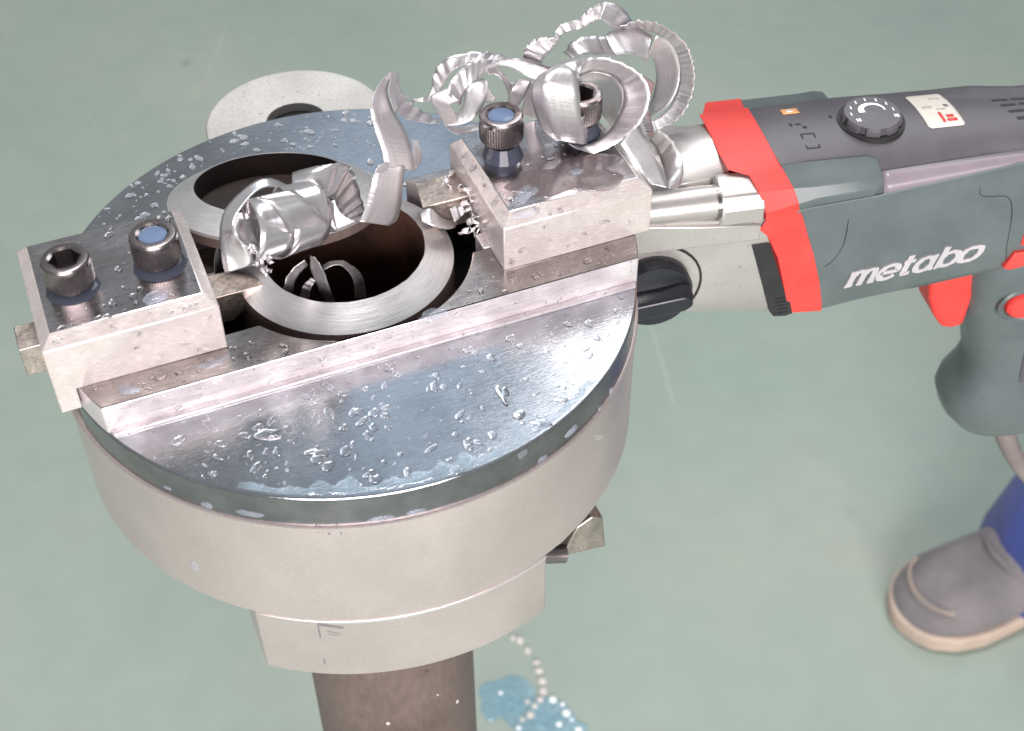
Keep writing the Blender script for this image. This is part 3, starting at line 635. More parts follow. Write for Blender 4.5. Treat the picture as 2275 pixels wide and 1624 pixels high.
# lower shell (green) and top cover (charcoal)
lowi = list(range(0, 19)); topi = list(range(18, NP)) + [0]
def shell(idx, stations, off, mat, name, start=None, **kw):
    bm = bmesh.new(); rs = []
    for a in stations:
        avs = [max(a, rg[i] - .6) for i in range(NP)]
        rg_ = ring_at(avs, off, **kw); rs.append([rg_[i] for i in idx])
    loft(bm, rs, closed=False); return obj(name, bm, mat, drill, smooth=30)
st = [-9, -4, 0, 4, 8, 12, 17, 24, 32, 44, 57, 70, 83, 100, 120, 140, 160, 175]
shell(lowi, st, 0, M['green'], 'motor_housing')
shell(topi, [-9, -5, 0, 10, 20, 28, 40, 55, 70, 83, 100, 120, 140, 160, 175], 0.0, M['grey'], 'top_cover')
bm = bmesh.new(); rr = [D(175, *p) for p in sec(175)]; rr2 = [D(186, 30 + (p[0] - 30) * .7, -14 + (p[1] + 14) * .7) for p in sec(175)]; loft(bm, [rr, rr2]); obj('rear_cap', bm, M['green'], drill)
# shoulders beside the top cover
def shoulder_part(side):
    bm = bmesh.new(); rs = []
    for a in (-6, 5, 18, 27, 30.5):
        s = sec(a, .35, shoulder=True); R = lerp_tab(Rt, a)
        k = 0 if a < 28 else 1.6
        if side > 0:
            P = [(10.5, s[26][1] - .2), s[27], ((s[27][0] + s[28][0]) / 2, (s[27][1] + s[28][1]) / 2 + .3), s[28], s[29], s[0], (5, R - 2), (12, 8)]; avs = [rg[27] - .5, rg[27] - .5, rg[27] - .5, rg[28] - .5, rg[29] - .5, rg[0] - .5, 0, -4]
        else:
            P = [(47.5, s[22][1] - 1.5), (48.5, s[21][1] + 1), s[21], s[20], s[19], s[18], (55, R - 2), (48, 8)]; avs = [rg[22] - .5, rg[22] - .5, rg[21] - .5, rg[20] - .5, rg[19] - .5, rg[18] - .5, 0, -4]
        c = Vector((sum(p[0] for p in P) / 8, sum(p[1] for p in P) / 8))
        P = [((p[0] - c.x) * (1 - .12 * k) + c.x, (p[1] - c.y) * (1 - .12 * k) + c.y) for p in P]
        rs.append([D(avs[i] if a == -6 else a - (0 if side > 0 else (3 if a > 20 else 0)), *p) for i, p in enumerate(P)])
    loft(bm, rs); return obj('shoulder_cover', bm, M['green'], drill, smooth=25, bevel=.5)
shoulder_part(1); shoulder_part(-1)
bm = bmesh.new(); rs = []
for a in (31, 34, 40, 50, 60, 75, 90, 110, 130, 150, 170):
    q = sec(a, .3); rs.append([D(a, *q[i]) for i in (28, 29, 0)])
loft(bm, rs, closed=False, caps=False); obj('side_sheen', bm, M['sheen_band'], drill, solid=.6)  # strip laid on the cover to hold the painted sheen
# strip and rib between the side and the top cover
def strip_on(name, s0, s1, a0, a1, mat, off=0.5, n=10, th=0.0):
    bm = bmesh.new(); A = []; B = []
    for k in range(n + 1):
        a = a0 + (a1 - a0) * k / n; s = sec(a, off); A.append(D(a, *s[s0])); B.append(D(a, *s[s1]))
    for i in range(n): bm.faces.new([bm.verts.new(p) for p in (A[i], B[i], B[i + 1], A[i + 1])])
    bmesh.ops.remove_doubles(bm, verts=bm.verts, dist=.001)
    return obj(name, bm, mat, drill, solid=.5)
bm = bmesh.new(); tube(bm, [D(a, -.3, lerp_tab(Rt, a) - .2) for a in range(-2, 172, 6)], 0.75, 8); obj('side_rib', bm, M['green'], drill)
# gearbox boss with its screw, band and switch knob
bm = bmesh.new(); loft(bm, [[D(a, 5.2 + r * math.cos(2 * PI * k / 20) * 1.1, 6.2 + r * math.sin(2 * PI * k / 20)) for k in range(20)] for a, r in ((-80, 5.6), (-36, 6.0), (-30, 5.8))])
obj('screw_boss', bm, M['gear'], drill)
bm = bmesh.new(); loft(bm, [[D(a, s, u) for s, u in ((-1.6 + k, -.5), (-1.6 + k, 6), (1 + k, 10.8 - k), (8, 13.2 - k), (12, 13), (12, -.5))] for a, k in ((-31, .8), (-30, 0), (-14.5, 0))])
obj('screw_block', bm, M['gear'], drill, bevel=.7, smooth=25)
bm = bmesh.new(); lathe(bm, [(0, -3.2), (2.2, -3.0), (3.6, -2.2), (4.4, -.8), (4.4, 0), (5.6, .05), (5.6, 1.3), (0, 1.3)], 24, lambda x, y, z: D(-32 + z, 3.6 + x * 1.0, 6.4 + y))
obj('screw', bm, M['bolt'], drill)
bm = bmesh.new(); loft(bm, [[D(a, s, u) for s, u in ((0.5, -9.6), (-1.3, -9.2), (-1.3, R_ - 1.4), (.5, R_ - .6))] for a, R_ in ((-82, 6), (-61, 5), (-40, 1.8), (-15, -1.2))])
obj('gearbox_band', bm, M['gear'], drill, bevel=.4)
SD = lambda a, u, h: D(a, h, u)
bm = bmesh.new(); prism(bm, [(-17.2, -12.4), (-11.2, -12.2), (-6, -15.5), (3.4, -50.2), (0.5, -51), (-4.2, -50.4), (-6.2, -47.5)], SD, -.35, 2)
obj('gear_shade_patch', bm, M['slot'], drill)  # proud black patch, painted as the shade inside an opening
bm = bmesh.new()
for k in range(5): u = -42 - k * 1.9; box(bm, -4.5 + k * .5 - (u + 42) * .05, -.6 + k * .55, -.62, -.3, u, u + .9, lambda a, h, uu: D(a, h, uu))
obj('window_ribs', bm, M['black'], drill)
kc = (-54.5, -26.5)
bm = bmesh.new(); lathe(bm, [(0, 0), (14.6, 0), (14.6, -5), (13.8, -6.5), (0, -7.5)], 48, lambda x, y, z: D(kc[0] + x, z, kc[1] + y)); knob = obj('selector_knob', bm, M['black'], drill, smooth=40)
bm = bmesh.new(); c_, s__ = math.cos(.12), math.sin(.12)
loft(bm, [[D(kc[0] + x * c_ - y * s__ , z, kc[1] + x * s__ + y * c_) for x, y in [(-12.5 * w_, -4.2 * w2), (10 * w_, -4.2 * w2), (13 * w_, -2.5 * w2), (13.4 * w_, 2.5 * w2), (10 * w_, 4.2 * w2), (-12.5 * w_, 4.2 * w2)]] for z, w_, w2 in ((-6, 1, 1.25), (-12, .98, 1), (-13.6, .9, .75))])
obj('knob_grip', bm, M['black'], knob, smooth=30, bevel=.5)
bm = bmesh.new()
ar = [(-54.5 + 19.5 * math.cos(math.radians(a)), -26.5 + 19.5 * math.sin(math.radians(a))) for a in range(100, -41, -10)]
ar2 = [(-54.5 + 18.6 * math.cos(math.radians(a)), -26.5 + 18.6 * math.sin(math.radians(a))) for a in range(-40, 101, 10)]
prism(bm, ar + ar2, SD, -.35, .5); obj('knob_recess_shade', bm, M['cavity'], drill)
# seams pressed into the green shell
def seam(pts, name='seam', mat='slot', r=.16, h=.0):
    bm = bmesh.new(); tube(bm, cat([D(a, h, u) for a, u in pts], 6), r, 6); obj(name, bm, M[mat], drill)
seam([(19.2, -6), (19.5, -12), (19.0, -19), (16.5, -25), (13.5, -28)])
seam([(69, 2), (69.6, -1.5), (72.5, -3.2), (77, -3.6), (81, -4.6), (84, -9), (85.8, -17), (87.2, -30), (89, -38)])
# side switch
bm = bmesh.new(); prism(bm, [(87.5, -39.8), (90.5, -32.5), (110, -31.5), (112, -37), (90.5, -41)], SD, -1.8, 1); obj('slide_switch', bm, M['red'], drill, bevel=.5)
bm = bmesh.new(); prism(bm, [(93.3, -10), (97, -9), (99, -24), (95, -30.5), (92.6, -29.5)], SD, -.5, 1); obj('slide_switch', bm, M['red'], drill, bevel=.3)
# dial, emblem, label and vent slots on the top cover
def topu(a, s):
    P = [(q[0], q[1]) for q in sec(a)][18:] + [sec(a)[0]]
    for (s0, u0), (s1, u1) in zip(P, P[1:]):
        if s1 <= s <= s0: return u0 + (u1 - u0) * (s - s0) / (s1 - s0) if s1 != s0 else u0
    return 16
TP = lambda off: (lambda a, s, h: D(a, s, topu(a, s) + off + h))
dc = (34.5, 28.5)
bm = bmesh.new(); lathe(bm, [(0, .6), (12.6, .6), (12.6, -1), (0, -1)], 48, lambda x, y, z: D(dc[0] + x, dc[1] + y, topu(*dc) + .1 + z)); obj('dial_well', bm, M['slot'], drill)
bm = bmesh.new(); n = 96; rr = []
for r, h in ((11.2, -1), (11.2, 3.2), (10.4, 4.2), (0.01, 4.6)):
    rr.append([D(dc[0] + (r - (1.0 if (i // 4) % 3 == 0 and r > 11 else 0)) * math.cos(2 * PI * i / n), dc[1] + (r - (1.0 if (i // 4) % 3 == 0 and r > 11 else 0)) * math.sin(2 * PI * i / n), topu(*dc) - .3 + h) for i in range(n)])
loft(bm, rr); dial = obj('speed_dial', bm, M['grey'], drill, smooth=30)
bm = bmesh.new()
o_ = [(5.2 * math.cos(math.radians(a)), 4.6 * math.sin(math.radians(a)) + 1) for a in range(-10, 196, 10)]
i_ = [((3.0 + 1.2 * (1 - (a / 195))) * math.cos(math.radians(a)) + .3, (2.8 + .9 * (1 - a / 195)) * math.sin(math.radians(a)) + 1) for a in range(195, -11, -10)]
prism(bm, [(dc[0] + x, dc[1] + y) for x, y in o_ + i_], lambda a, s, h: D(a, s, topu(*dc) + 4.28 + h), 0, .15); obj('dial_arc', bm, M['white'], dial)
bm = bmesh.new()
for k in range(9):
    a = math.radians(-25 + k * 29); cx, cy = dc[0] + 8.2 * math.cos(a), dc[1] + 8.2 * math.sin(a)
    prism(bm, [(cx - .25, cy - .8), (cx + .25, cy - .8), (cx + .25, cy + .8), (cx - .25, cy + .8)], lambda a, s, h: D(a, s, topu(*dc) + 4.0 + h), 0, .2)
    if k in (0, 8): prism(bm, [(cx + .6, cy - .8), (cx + 1.5, cy - .8), (cx + 1.5, cy + .8), (cx + .6, cy + .8)], lambda a, s, h: D(a, s, topu(*dc) + 3.9 + h), 0, .2)
obj('dial_marks', bm, M['white'], dial)
def grid_patch(name, a0, a1, s0, s1, mat, off, parent=drill, n=8, r=0):
    bm = bmesh.new(); G = []
    for i in range(n + 1):
        row = []
        for j in range(n + 1):
            a = a0 + (a1 - a0) * i / n; s = s0 + (s1 - s0) * j / n
            if r:
                da = min(a - a0, a1 - a); ds = min(s - s0, s1 - s)
                if da < 1e-6 : s = min(max(s, s0 + r), s1 - r)
            row.append(bm.verts.new(D(a, s, topu(a, s) + off)))
        G.append(row)
    for i in range(n):
        for j in range(n): bm.faces.new((G[i][j], G[i][j + 1], G[i + 1][j + 1], G[i + 1][j]))
    return obj(name, bm, mat, parent, solid=.12)
lab = grid_patch('sticker', 54.5, 69.0, 20.5, 45.0, M['label'], .25, n=14, r=1.2)
grid_patch('sticker_print', 63.2, 67.0, 23.5, 25.0, M['red'], .45, lab, n=3); grid_patch('sticker_print', 61.2, 62.3, 23.2, 29.5, M['red'], .46, lab, n=3)
grid_patch('sticker_print', 63.6, 66.4, 25.8, 27.4, M['red'], .47, lab, n=2); grid_patch('sticker_print', 65.6, 67.2, 33, 35, M['pencil'], .45, lab, n=2)
grid_patch('sticker_print', 62.5, 66.5, 40, 41.2, M['pinkgrey'], .45, lab, n=2); grid_patch('sticker_print', 61.8, 65, 31.2, 31.9, M['pinkgrey'], .45, lab, n=2); grid_patch('sticker_print', 57, 60.4, 33, 34, M['pinkgrey'], .45, lab, n=2)
em = grid_patch('emblem', 3.6, 10.2, 38.6, 42.6, M['orange'], .25, n=4); grid_patch('emblem_centre', 5.4, 7.9, 39.6, 41.6, M['label'], .45, em, n=2)
bm = bmesh.new()
for (a0, a1, s0, s1) in ((5.6, 11.0, 24.4, 25.0), (5.6, 11.0, 16.6, 17.2), (5.6, 6.3, 17, 24.6), (10.4, 11.1, 17, 24.6), (3.6, 4.6, 30, 32), (6, 8, 30.5, 31.5), (8, 9.5, 28, 29.5), (20, 21.2, 33.2, 34.8)):
    prism(bm, [(a0, s0), (a1, s0), (a1, s1), (a0, s1)], lambda a, s, h: D(a, s, topu(a, s) + h), -.3, .12)
obj('moulded_mark', bm, M['slot'], drill)
bm = bmesh.new(); loft(bm, [[D(a, s, u) for a, s, u in ((29, 5.5, 9.0), (28, 17, 14.9), (46, 17, 15), (45, 8, 12.2), (42, 4.6, 9.3))], [D(a, s, u) for a, s, u in ((29, 6.5, 6), (29, 19, 12), (45, 19, 12), (44, 9, 9), (41, 6.4, 6.5))]]);
obj('dial_apron', bm, M['grey'], drill, smooth=0, bevel=.8)
for i in range(5):
    for k in range(6):
        a0 = 86 + i * 1.2 + k * 7.6; s = 34.5 - i * 4.7
        bm = bmesh.new(); prism(bm, [(a0, s), (a0 + 6.2, s), (a0 + 6.2, s + 1.7), (a0, s + 1.7)], lambda a, s_, h: D(a, s_, topu(a, s_) + h), -1.2, .1)
        obj('vent_slot', bm, M['slot'], drill, smooth=0)
# raised lettering on the side: m e t a b o, slanted slab letters drawn as strokes
def letters():
    bm = bmesh.new(); lay = [0]
    G = {  # strokes in a box x 0..1 (times width), y 0..1 (x-height), thickness
        'm': (12.0, [[(0, .93), (.16, .93)], [(.13, 1), (.13, 0)], [(0.0, .07), (.26, .07)], [(.13, .72), (.26, .94), (.42, .94), (.5, .7), (.5, 0)], [(.42, .07), (.6, .07)], [(.5, .72), (.63, .94), (.8, .94), (.87, .7), (.87, 0)], [(.80, .07), (1.0, .07)]]),
        'e': (8.6, [[(.12, .5), (.86, .5), (.88, .72), (.7, .94), (.35, .94), (.12, .7), (.1, .35), (.3, .07), (.65, .06), (.86, .22)]]),
        't': (5.8, [[(.42, 1.35), (.42, .2), (.55, .07), (.9, .1)], [(.1, .93), (.9, .93)]]),
        'a': (8.8, [[(.82, 1), (.82, 0)], [(.72, .93), (.96, .93)], [(.82, .07), (1.02, .07)], [(.82, .7), (.6, .94), (.3, .92), (.1, .65), (.1, .32), (.3, .07), (.6, .07), (.82, .32)]]),
        'b': (9.2, [[(.16, 1.42), (.16, 0)], [(0, 1.36), (.16, 1.36)], [(0.02, .07), (.16, .07)], [(.16, .7), (.4, .94), (.7, .94), (.92, .68), (.92, .33), (.7, .07), (.4, .07), (.16, .3)]]),
        'o': (9.0, [[(.5, .94), (.8, .9), (.93, .62), (.9, .32), (.7, .08), (.5, .06), (.2, .1), (.07, .38), (.1, .68), (.3, .92), (.5, .94)]]),
    }
    x = 22.6; XH = 6.9; tw = 0.98
    for ch in 'metabo':
        wd, strokes = G[ch]
        for si, st_ in enumerate(strokes):
            pts = [Vector((px * wd * .96, py * XH, 0)) for px, py in st_]
            if len(pts) > 3: pts = cat(pts, 4)
            nn = len(pts); Lf, Rg = [], []
            for i in range(nn):
                t = (pts[min(i + 1, nn - 1)] - pts[max(i - 1, 0)]).normalized(); nrm = Vector((-t.y, t.x, 0)) * tw * (1.25 if abs(t.y) > .6 else .8)
                Lf.append(pts[i] + nrm); Rg.append(pts[i] - nrm)
            lay[0] += 1; h = -.75 - .03 * (lay[0] % 9)
            for i in range(nn - 1):
                q = [Lf[i], Rg[i], Rg[i + 1], Lf[i + 1]]
                P = []
                for p in q:
                    a = x + p.x + p.y * .30; u = -39.6 + (a - 23) * .112 + p.y
                    P.append((a, u))
                va = [bm.verts.new(D(a, h, u)) for a, u in P]; vb = [bm.verts.new(D(a, .3, u)) for a, u in P]
                bm.faces.new(va)
                for k in range(4):
                    if k in (0, 2) and 0 < i < nn - 2: pass
                    bm.faces.new((va[k], vb[k], vb[(k + 1) % 4], va[(k + 1) % 4]))
        x += wd * .96 + .35
    return bm
obj('lettering', letters(), M['logo'], drill, smooth=0)
# trigger, handle, lock button and cable
bm = bmesh.new(); prism(bm, [(68, -48), (72.0, -72), (76, -82), (81.0, -89.5), (85.5, -91), (91, -89.6), (91.5, -72), (88, -48)], SD, 18.5, 37.5); obj('trigger', bm, M['red'], drill, bevel=2.2, bseg=3, smooth=40)
def hring(c, hw, hs, u, e=.75):
    o = []
    for k in range(32):
        a = 2 * PI * k / 32; ca, sa = math.cos(a), math.sin(a)
        o.append(D(c + hw * math.copysign(abs(ca) ** e, ca), 28 + hs * math.copysign(abs(sa) ** e, sa), u))
    return o
HS = [(-40, 112, 26, 20), (-56, 112, 26, 20), (-66, 113, 26, 18.5), (-78, 115, 25.5, 17.5), (-90, 118.5, 25.5, 17), (-104, 123, 25, 17), (-118, 127, 25, 17.5), (-126, 127, 27, 18.5), (-134, 126, 30.5, 20), (-141, 126.5, 32, 20.5), (-150, 128, 30.5, 19.5), (-158, 130, 26, 17), (-163, 131, 18, 12)]
HS0 = [(-40, 110, 28, 20), (-56, 110, 26, 20), (-66, 111, 25, 18.5), (-78, 113, 24.5, 17.5), (-92, 116, 24, 17), (-106, 118, 24, 17), (-116, 118, 26, 17.5), (-124, 118.5, 30, 19), (-131, 120, 32.5, 20.5), (-138, 121, 33, 20.5), (-146, 122.5, 31, 19.5), (-152, 124, 26, 17), (-155, 125, 18, 12)]
bm = bmesh.new(); loft(bm, [hring(c, hw, hs, u) for u, c, hw, hs in HS]); obj('handle', bm, M['green'], drill, smooth=50)
bm = bmesh.new(); lathe(bm, [(0, -3), (5.4, -2.6), (6.4, -1.4), (6.6, 0), (6.6, 4), (0, 4)], 32, lambda x, y, z: D(110 + x * 1.25, 10.2 + z, -73 + y)); btn = obj('lock_button', bm, M['red'], drill)
bm = bmesh.new(); lathe(bm, [(7.2, 0), (8.4, -.8), (9.2, 0), (9.2, 3), (7.2, 3)], 32, lambda x, y, z: D(110 + x * 1.25, 10.0 + z, -73 + y), closed=True); obj('button_surround', bm, M['green'], drill)
bm = bmesh.new(); prism(bm, [(117, -84), (131, -84), (130, -132), (120, -126)], SD, 10.2, 14); obj('grip_panel', bm, M['grey'], drill, bevel=.6)
bm = bmesh.new()
cab = cat([at(2226, 925, 1, -19), at(2232, 960, 1, -19), at(2252, 1010, 1, -19), at(2290, 1062, 1, -18), at(2360, 1120, 1, -10), at(2480, 1190, 1, 20), at(2800, 1300, 2, -600), at(3100, 1400, 2, -892), at(3600, 1300, 2, -895)], 8)
tube(bm, cab, lambda t: 5.6 - 1.4 * min(1, t * 3), 14); obj('power_cord', bm, M['cable'], drill)

# ---------------------------------------------------------------- the person whose leg is in the picture
per = empty('person', (680, 300, FZ)); tag(per, 'person in blue trousers and grey suede shoes standing at the right edge', 'person')
fa = math.radians(176); FA = Vector((math.cos(fa), math.sin(fa), 0)); FS = Vector((-math.sin(fa), math.cos(fa), 0)); FO = Vector((588, 283, FZ))
# foot coordinates: l backwards from the toe tip, s sideways, h up
FT = lambda l, s, h: FO - FA * l + FS * s + Vector((0, 0, h))
def foot(off=0, FTf=FT):
    W = [(0, 8), (6, 26), (18, 39), (40, 49), (70, 52), (110, 47), (150, 40), (200, 37), (245, 37), (272, 30), (284, 14)]
    Hh = [(0, 22), (6, 33), (18, 44), (40, 52), (70, 62), (95, 78), (130, 96), (180, 104), (245, 100), (272, 92), (284, 66)]
    bm = bmesh.new(); rs = []
    for l, wv in W:
        h = lerp_tab(Hh, l); rr = []
        for k in range(25):
            a = PI * k / 24; ca, sa = math.cos(a), math.sin(a)
            rr.append(FTf(l, wv * math.copysign(abs(ca) ** .8, ca), 16 + (h - 16) * sa ** .72))
        rs.append(rr)
    loft(bm, rs); return bm
shoe = obj('shoe', foot(), M['suede'], per, smooth=60)
ss = shoe.modifiers.new('smooth', 'SUBSURF'); ss.levels = 1; ss.render_levels = 2
def sole_bm(FTf=FT, g=5.5):
    W = [(-4, 4), (-1, 16), (6, 30), (18, 43), (40, 53), (70, 56), (110, 50), (150, 43), (200, 41), (245, 41), (275, 33), (288, 14)]
    bm = bmesh.new(); out = [(l, wv) for l, wv in W] + [(l, -wv) for l, wv in W[::-1]]
    prism(bm, out, lambda l, s, h: FTf(l, s, h), 0.5, 21); return bm
obj('sole', sole_bm(), M['sole'], shoe, bevel=4, bseg=3, smooth=50)
bm = bmesh.new(); tube(bm, cat([FT(120, 44, 30), FT(70, 47, 34), FT(30, 36, 40), FT(14, 0, 42), FT(30, -36, 40), FT(70, -47, 34), FT(120, -44, 30)], 8), 2.2, 8); obj('toe_seam', bm, M['suede'], shoe)
bm = bmesh.new(); tube(bm, cat([FT(138, 47, 24), FT(112, 38, 62), FT(96, 20, 79), FT(90, 0, 84), FT(96, -20, 79), FT(112, -38, 62), FT(138, -47, 24)], 8), 2.0, 8); obj('vamp_seam', bm, M['suede'], shoe)
bm = bmesh.new()
for k in range(26):
    t_ = k / 25; a_ = PI * (.12 + .76 * t_); c_1 = FT(46 - 34 * math.sin(a_), 40 * math.cos(a_), 47); c_2 = FT(49 - 34 * math.sin(a_), 37.5 * math.cos(a_), 49); tube(bm, [c_1, c_2], .8, 6)
obj('stitching', bm, M['sole'], shoe)
bm = bmesh.new(); lathe(bm, [(0, 2), (3, 1.6), (4.2, 0), (4.2, -3)], 16, lambda x, y, z: FT(98 + x, 30 + y, 66 + z)); obj('rivet', bm, M['white'], shoe)
def legtube(path, rads, name, par, seed=0):
    bm = bmesh.new(); rs = []
    for (c, r) in zip(path, rads):
        rr = []
        for k in range(40):
            a = 2 * PI * k / 40; fold = 1 + .09 * noise.noise(Vector((math.cos(a) * 2, math.sin(a) * 2, c[2] * .016 + seed)))
            rr.append(Vector(c) + Vector((math.cos(a), math.sin(a), 0)) * r * fold)
        rs.append(rr)
    loft(bm, rs); return obj(name, bm, M['denim'], par, smooth=70)
kn = [FT(166, 0, 16), FT(170, 0, 60), FT(180, 0, 108), FT(202, -6, 160), FT(250, -8, 270), FT(330, -4, 430), FT(420, 0, 570), FT(450, 10, 720), FT(470, 30, 880)]
legtube(kn, [70, 72, 68, 64, 66, 74, 80, 90, 104], 'trouser_leg', per)
bm = bmesh.new(); tube(bm, cat([FT(165, 30, 205), FT(140, 34, 172), FT(127, 34, 130), FT(122, 30, 96), FT(128, 20, 110), FT(150, 14, 190)], 8), 8.5, 12); obj('hanging_strap', bm, M['denim'], per)
FT2 = lambda l, s, h: FT(l, s, h) + Vector((360, 110, 0))
s2 = obj('shoe', foot(0, FT2), M['suede'], per, smooth=60); obj('sole', sole_bm(FT2), M['sole'], s2, bevel=4, bseg=3, smooth=50)
legtube([Vector(k) + Vector((360 - 30 * i, 110, 0)) for i, k in enumerate(kn)], [66, 70, 68, 66, 70, 78, 82, 92, 104], 'trouser_leg', per, 5)

# ---------------------------------------------------------------- coolant: puddles, blobs and droplets
def blob(bm, c, rx, ry, h, rot=0, irr=.25, nrm=Vector((0, 0, 1)), n=28, seed=0):
    nrm = Vector(nrm).normalized(); x = Vector((1, 0, 0)) if abs(nrm.x) < .9 else Vector((0, 1, 0)); x = (x - nrm * x.dot(nrm)).normalized(); y = nrm.cross(x)
    c = Vector(c); rings = []
    K = 6 if n > 12 else 3
    for k in range(K + 1):
        f = math.cos(k / K * PI / 2); hh = math.sin(k / K * PI / 2) ** .8
        if k == K: rings.append([bm.verts.new(c + nrm * h)]); break
        rr = []
        for i in range(n):
            a = 2 * PI * i / n; e = 1 + irr * noise.noise(Vector((math.cos(a) * 1.3 + seed * 3.7, math.sin(a) * 1.3, seed))) * 1.9
            px, py = rx * e * f * math.cos(a), ry * e * f * math.sin(a)
            rr.append(bm.verts.new(c + x * (px * math.cos(rot) - py * math.sin(rot)) + y * (px * math.sin(rot) + py * math.cos(rot)) + nrm * h * hh))
        rings.append(rr)
    for A, B in zip(rings, rings[1:]):
        for i in range(n):
            j = (i + 1) % n
            if len(B) == 1: bm.faces.new((A[i], A[j], B[0]))
            else: bm.faces.new((A[i], A[j], B[j], B[i]))
def inhole(x, y): return math.hypot(x, y) < 44.5 or math.hypot(x - oc.x, y - oc.y) < 39
def inhold(x, y, g=1.0): return (-101 - g < x < -47 + g or 45 - g < x < 99 + g) and -30 - g < y < 20 + g
def scatter(name, label, n, region, z, rmin, rmax, mat, ok=lambda x, y: True, nrm=(0, 0, 1), h=.38, pw=2.6, pos=None):
    bm = bmesh.new(); c = 0; tries = 0
    while c < n and tries < n * 40:
        tries += 1
        x = random.uniform(region[0], region[1]); y = random.uniform(region[2], region[3])
        if not ok(x, y): continue
        r = rmin + (rmax - rmin) * random.random() ** pw
        P = pos(x, y) if pos else Vector((x, y, z))
        el = random.uniform(.75, 1.5)
        blob(bm, P, r * el, r / el, r * h * random.uniform(.7, 1.2), random.uniform(0, 3), .13 if r > .9 else .04, nrm, n=22 if r > .9 else 10, seed=random.random() * 50); c += 1
    return tag(obj(name, bm, M[mat], smooth=80), label, 'droplets', kind='stuff')
disc = lambda x, y: math.hypot(x, y) < 96.5
scatter('coolant_droplets', 'small clear coolant droplets scattered over the lower front half of the face plate', 340, (-96, 96, -96, -45), 0.0, .15, 2.0, 'water', disc, h=.17, pw=3.2)
scatter('coolant_droplets', 'fine milky coolant specks scattered over the lower front half of the face plate', 120, (-80, 80, -96, -50), 0.0, .15, .8, 'milky', disc)
scatter('coolant_droplets', 'rows of milky coolant droplets beading on the rear left of the face plate', 230, (-92, 40, 21, 98), 0.0, .35, 1.9, 'dew', lambda x, y: disc(x, y) and not inhole(x, y) and not inhold(x, y), h=.45)
scatter('coolant_droplets', 'coolant droplets on the raised guide rail in front of the bore', 60, (-90, 90, -40, -31), 11.0, .3, 1.7, 'water', lambda x, y: not inhole(x, y) and math.hypot(x, y) < 96 and y < -31)
scatter('coolant_droplets', 'coolant droplets on the top of the left tool holder', 60, (-96, -52, -26, 16), 32.0, .25, 1.6, 'water', lambda x, y: min(math.hypot(x - b[0], y - b[1]) for b in BL) > 10)
scatter('coolant_droplets', 'coolant droplets on the top of the right tool holder', 40, (50, 94, -26, 16), 32.0, .25, 1.4, 'water', lambda x, y: min(math.hypot(x - b[0], y - b[1]) for b in BR) > 8)
scatter('coolant_droplets', 'coolant droplets clinging to the front face of the left tool holder', 12, (-98, -49, 12, 28), 0, .3, 1.0, 'water', nrm=(0, -1, 0), pos=lambda x, z: Vector((x, -30.05, z)), h=.3)
scatter('coolant_droplets', 'coolant droplets clinging to the front face of the right tool holder', 18, (47, 97, 12, 28), 0, .3, 1.5, 'water', nrm=(0, -1, 0), pos=lambda x, z: Vector((x, -30.05, z)), h=.3)
n45 = Vector((-1, 0, 1)).normalized()
scatter('coolant_droplets', 'brown tinted drops along the chamfered left edge of the right tool holder', 15, (-26, 16, .8, 2.8), 0, .5, 1.5, 'water', nrm=n45, pos=lambda y, k: Vector((45.5 + k, y, 28.4 + k)) + n45 * .05, h=.3, pw=1.5)
n45b = Vector((0, -1, 1)).normalized()
scatter('coolant_droplets', 'coolant drops along the front chamfer of the two tool holders', 22, (-97, 96, .8, 2.8), 0, .3, 1.3, 'water', lambda x, k: abs(x) > 51, nrm=n45b, pos=lambda x, k: Vector((x, -30 + k, 28.4 + k)) + n45b * .05, h=.3)
nr = Vector((0, -1, 0))
scatter('coolant_droplets', 'coolant drops on the front side of the raised guide rail', 22, (-80, 80, 2, 10), 0, .4, 1.4, 'water', nrm=nr, pos=lambda x, z: Vector((x, -41.25, z)), h=.3)
def side(a, z, r): return Vector((r * math.cos(a), r * math.sin(a), z))
bm = bmesh.new()
for (u, v, rx, ry) in ((460, 1122, 2.0, 1.5), (555, 1141, 4.4, 1.3), (848, 1151, 4.0, 1.1), (925, 1136, 3.0, 1.0), (1270, 957, 3.3, 1.6), (1160, 1008, 2.0, 1.7), (1205, 1019, 2.0, 1.3), (1333, 906, 1.2, .9), (1357, 868, 1.0, 1.3), (372, 1083, 1.6, .6), (433, 1258, 1.7, 2.6)):
    z = -10.2 if v < 1200 else -32; rad = 98.05 if v < 1200 else 98.55
    d = ray(u, v); o = CAMLOC; A = d.x ** 2 + d.y ** 2; Bq = 2 * (o.x * d.x + o.y * d.y); Cq = o.x ** 2 + o.y ** 2 - rad ** 2; t = (-Bq - math.sqrt(max(0, Bq * Bq - 4 * A * Cq))) / (2 * A); P = o + d * t
    nn = Vector((P.x, P.y, 0)).normalized(); blob(bm, P, rx, ry, .5, 0, .15, nn, seed=u)
tag(obj('coolant_drips', bm, M['milky'], smooth=80), 'white milky drips hanging round the rim and side of the machine housing', 'drips', kind='stuff')
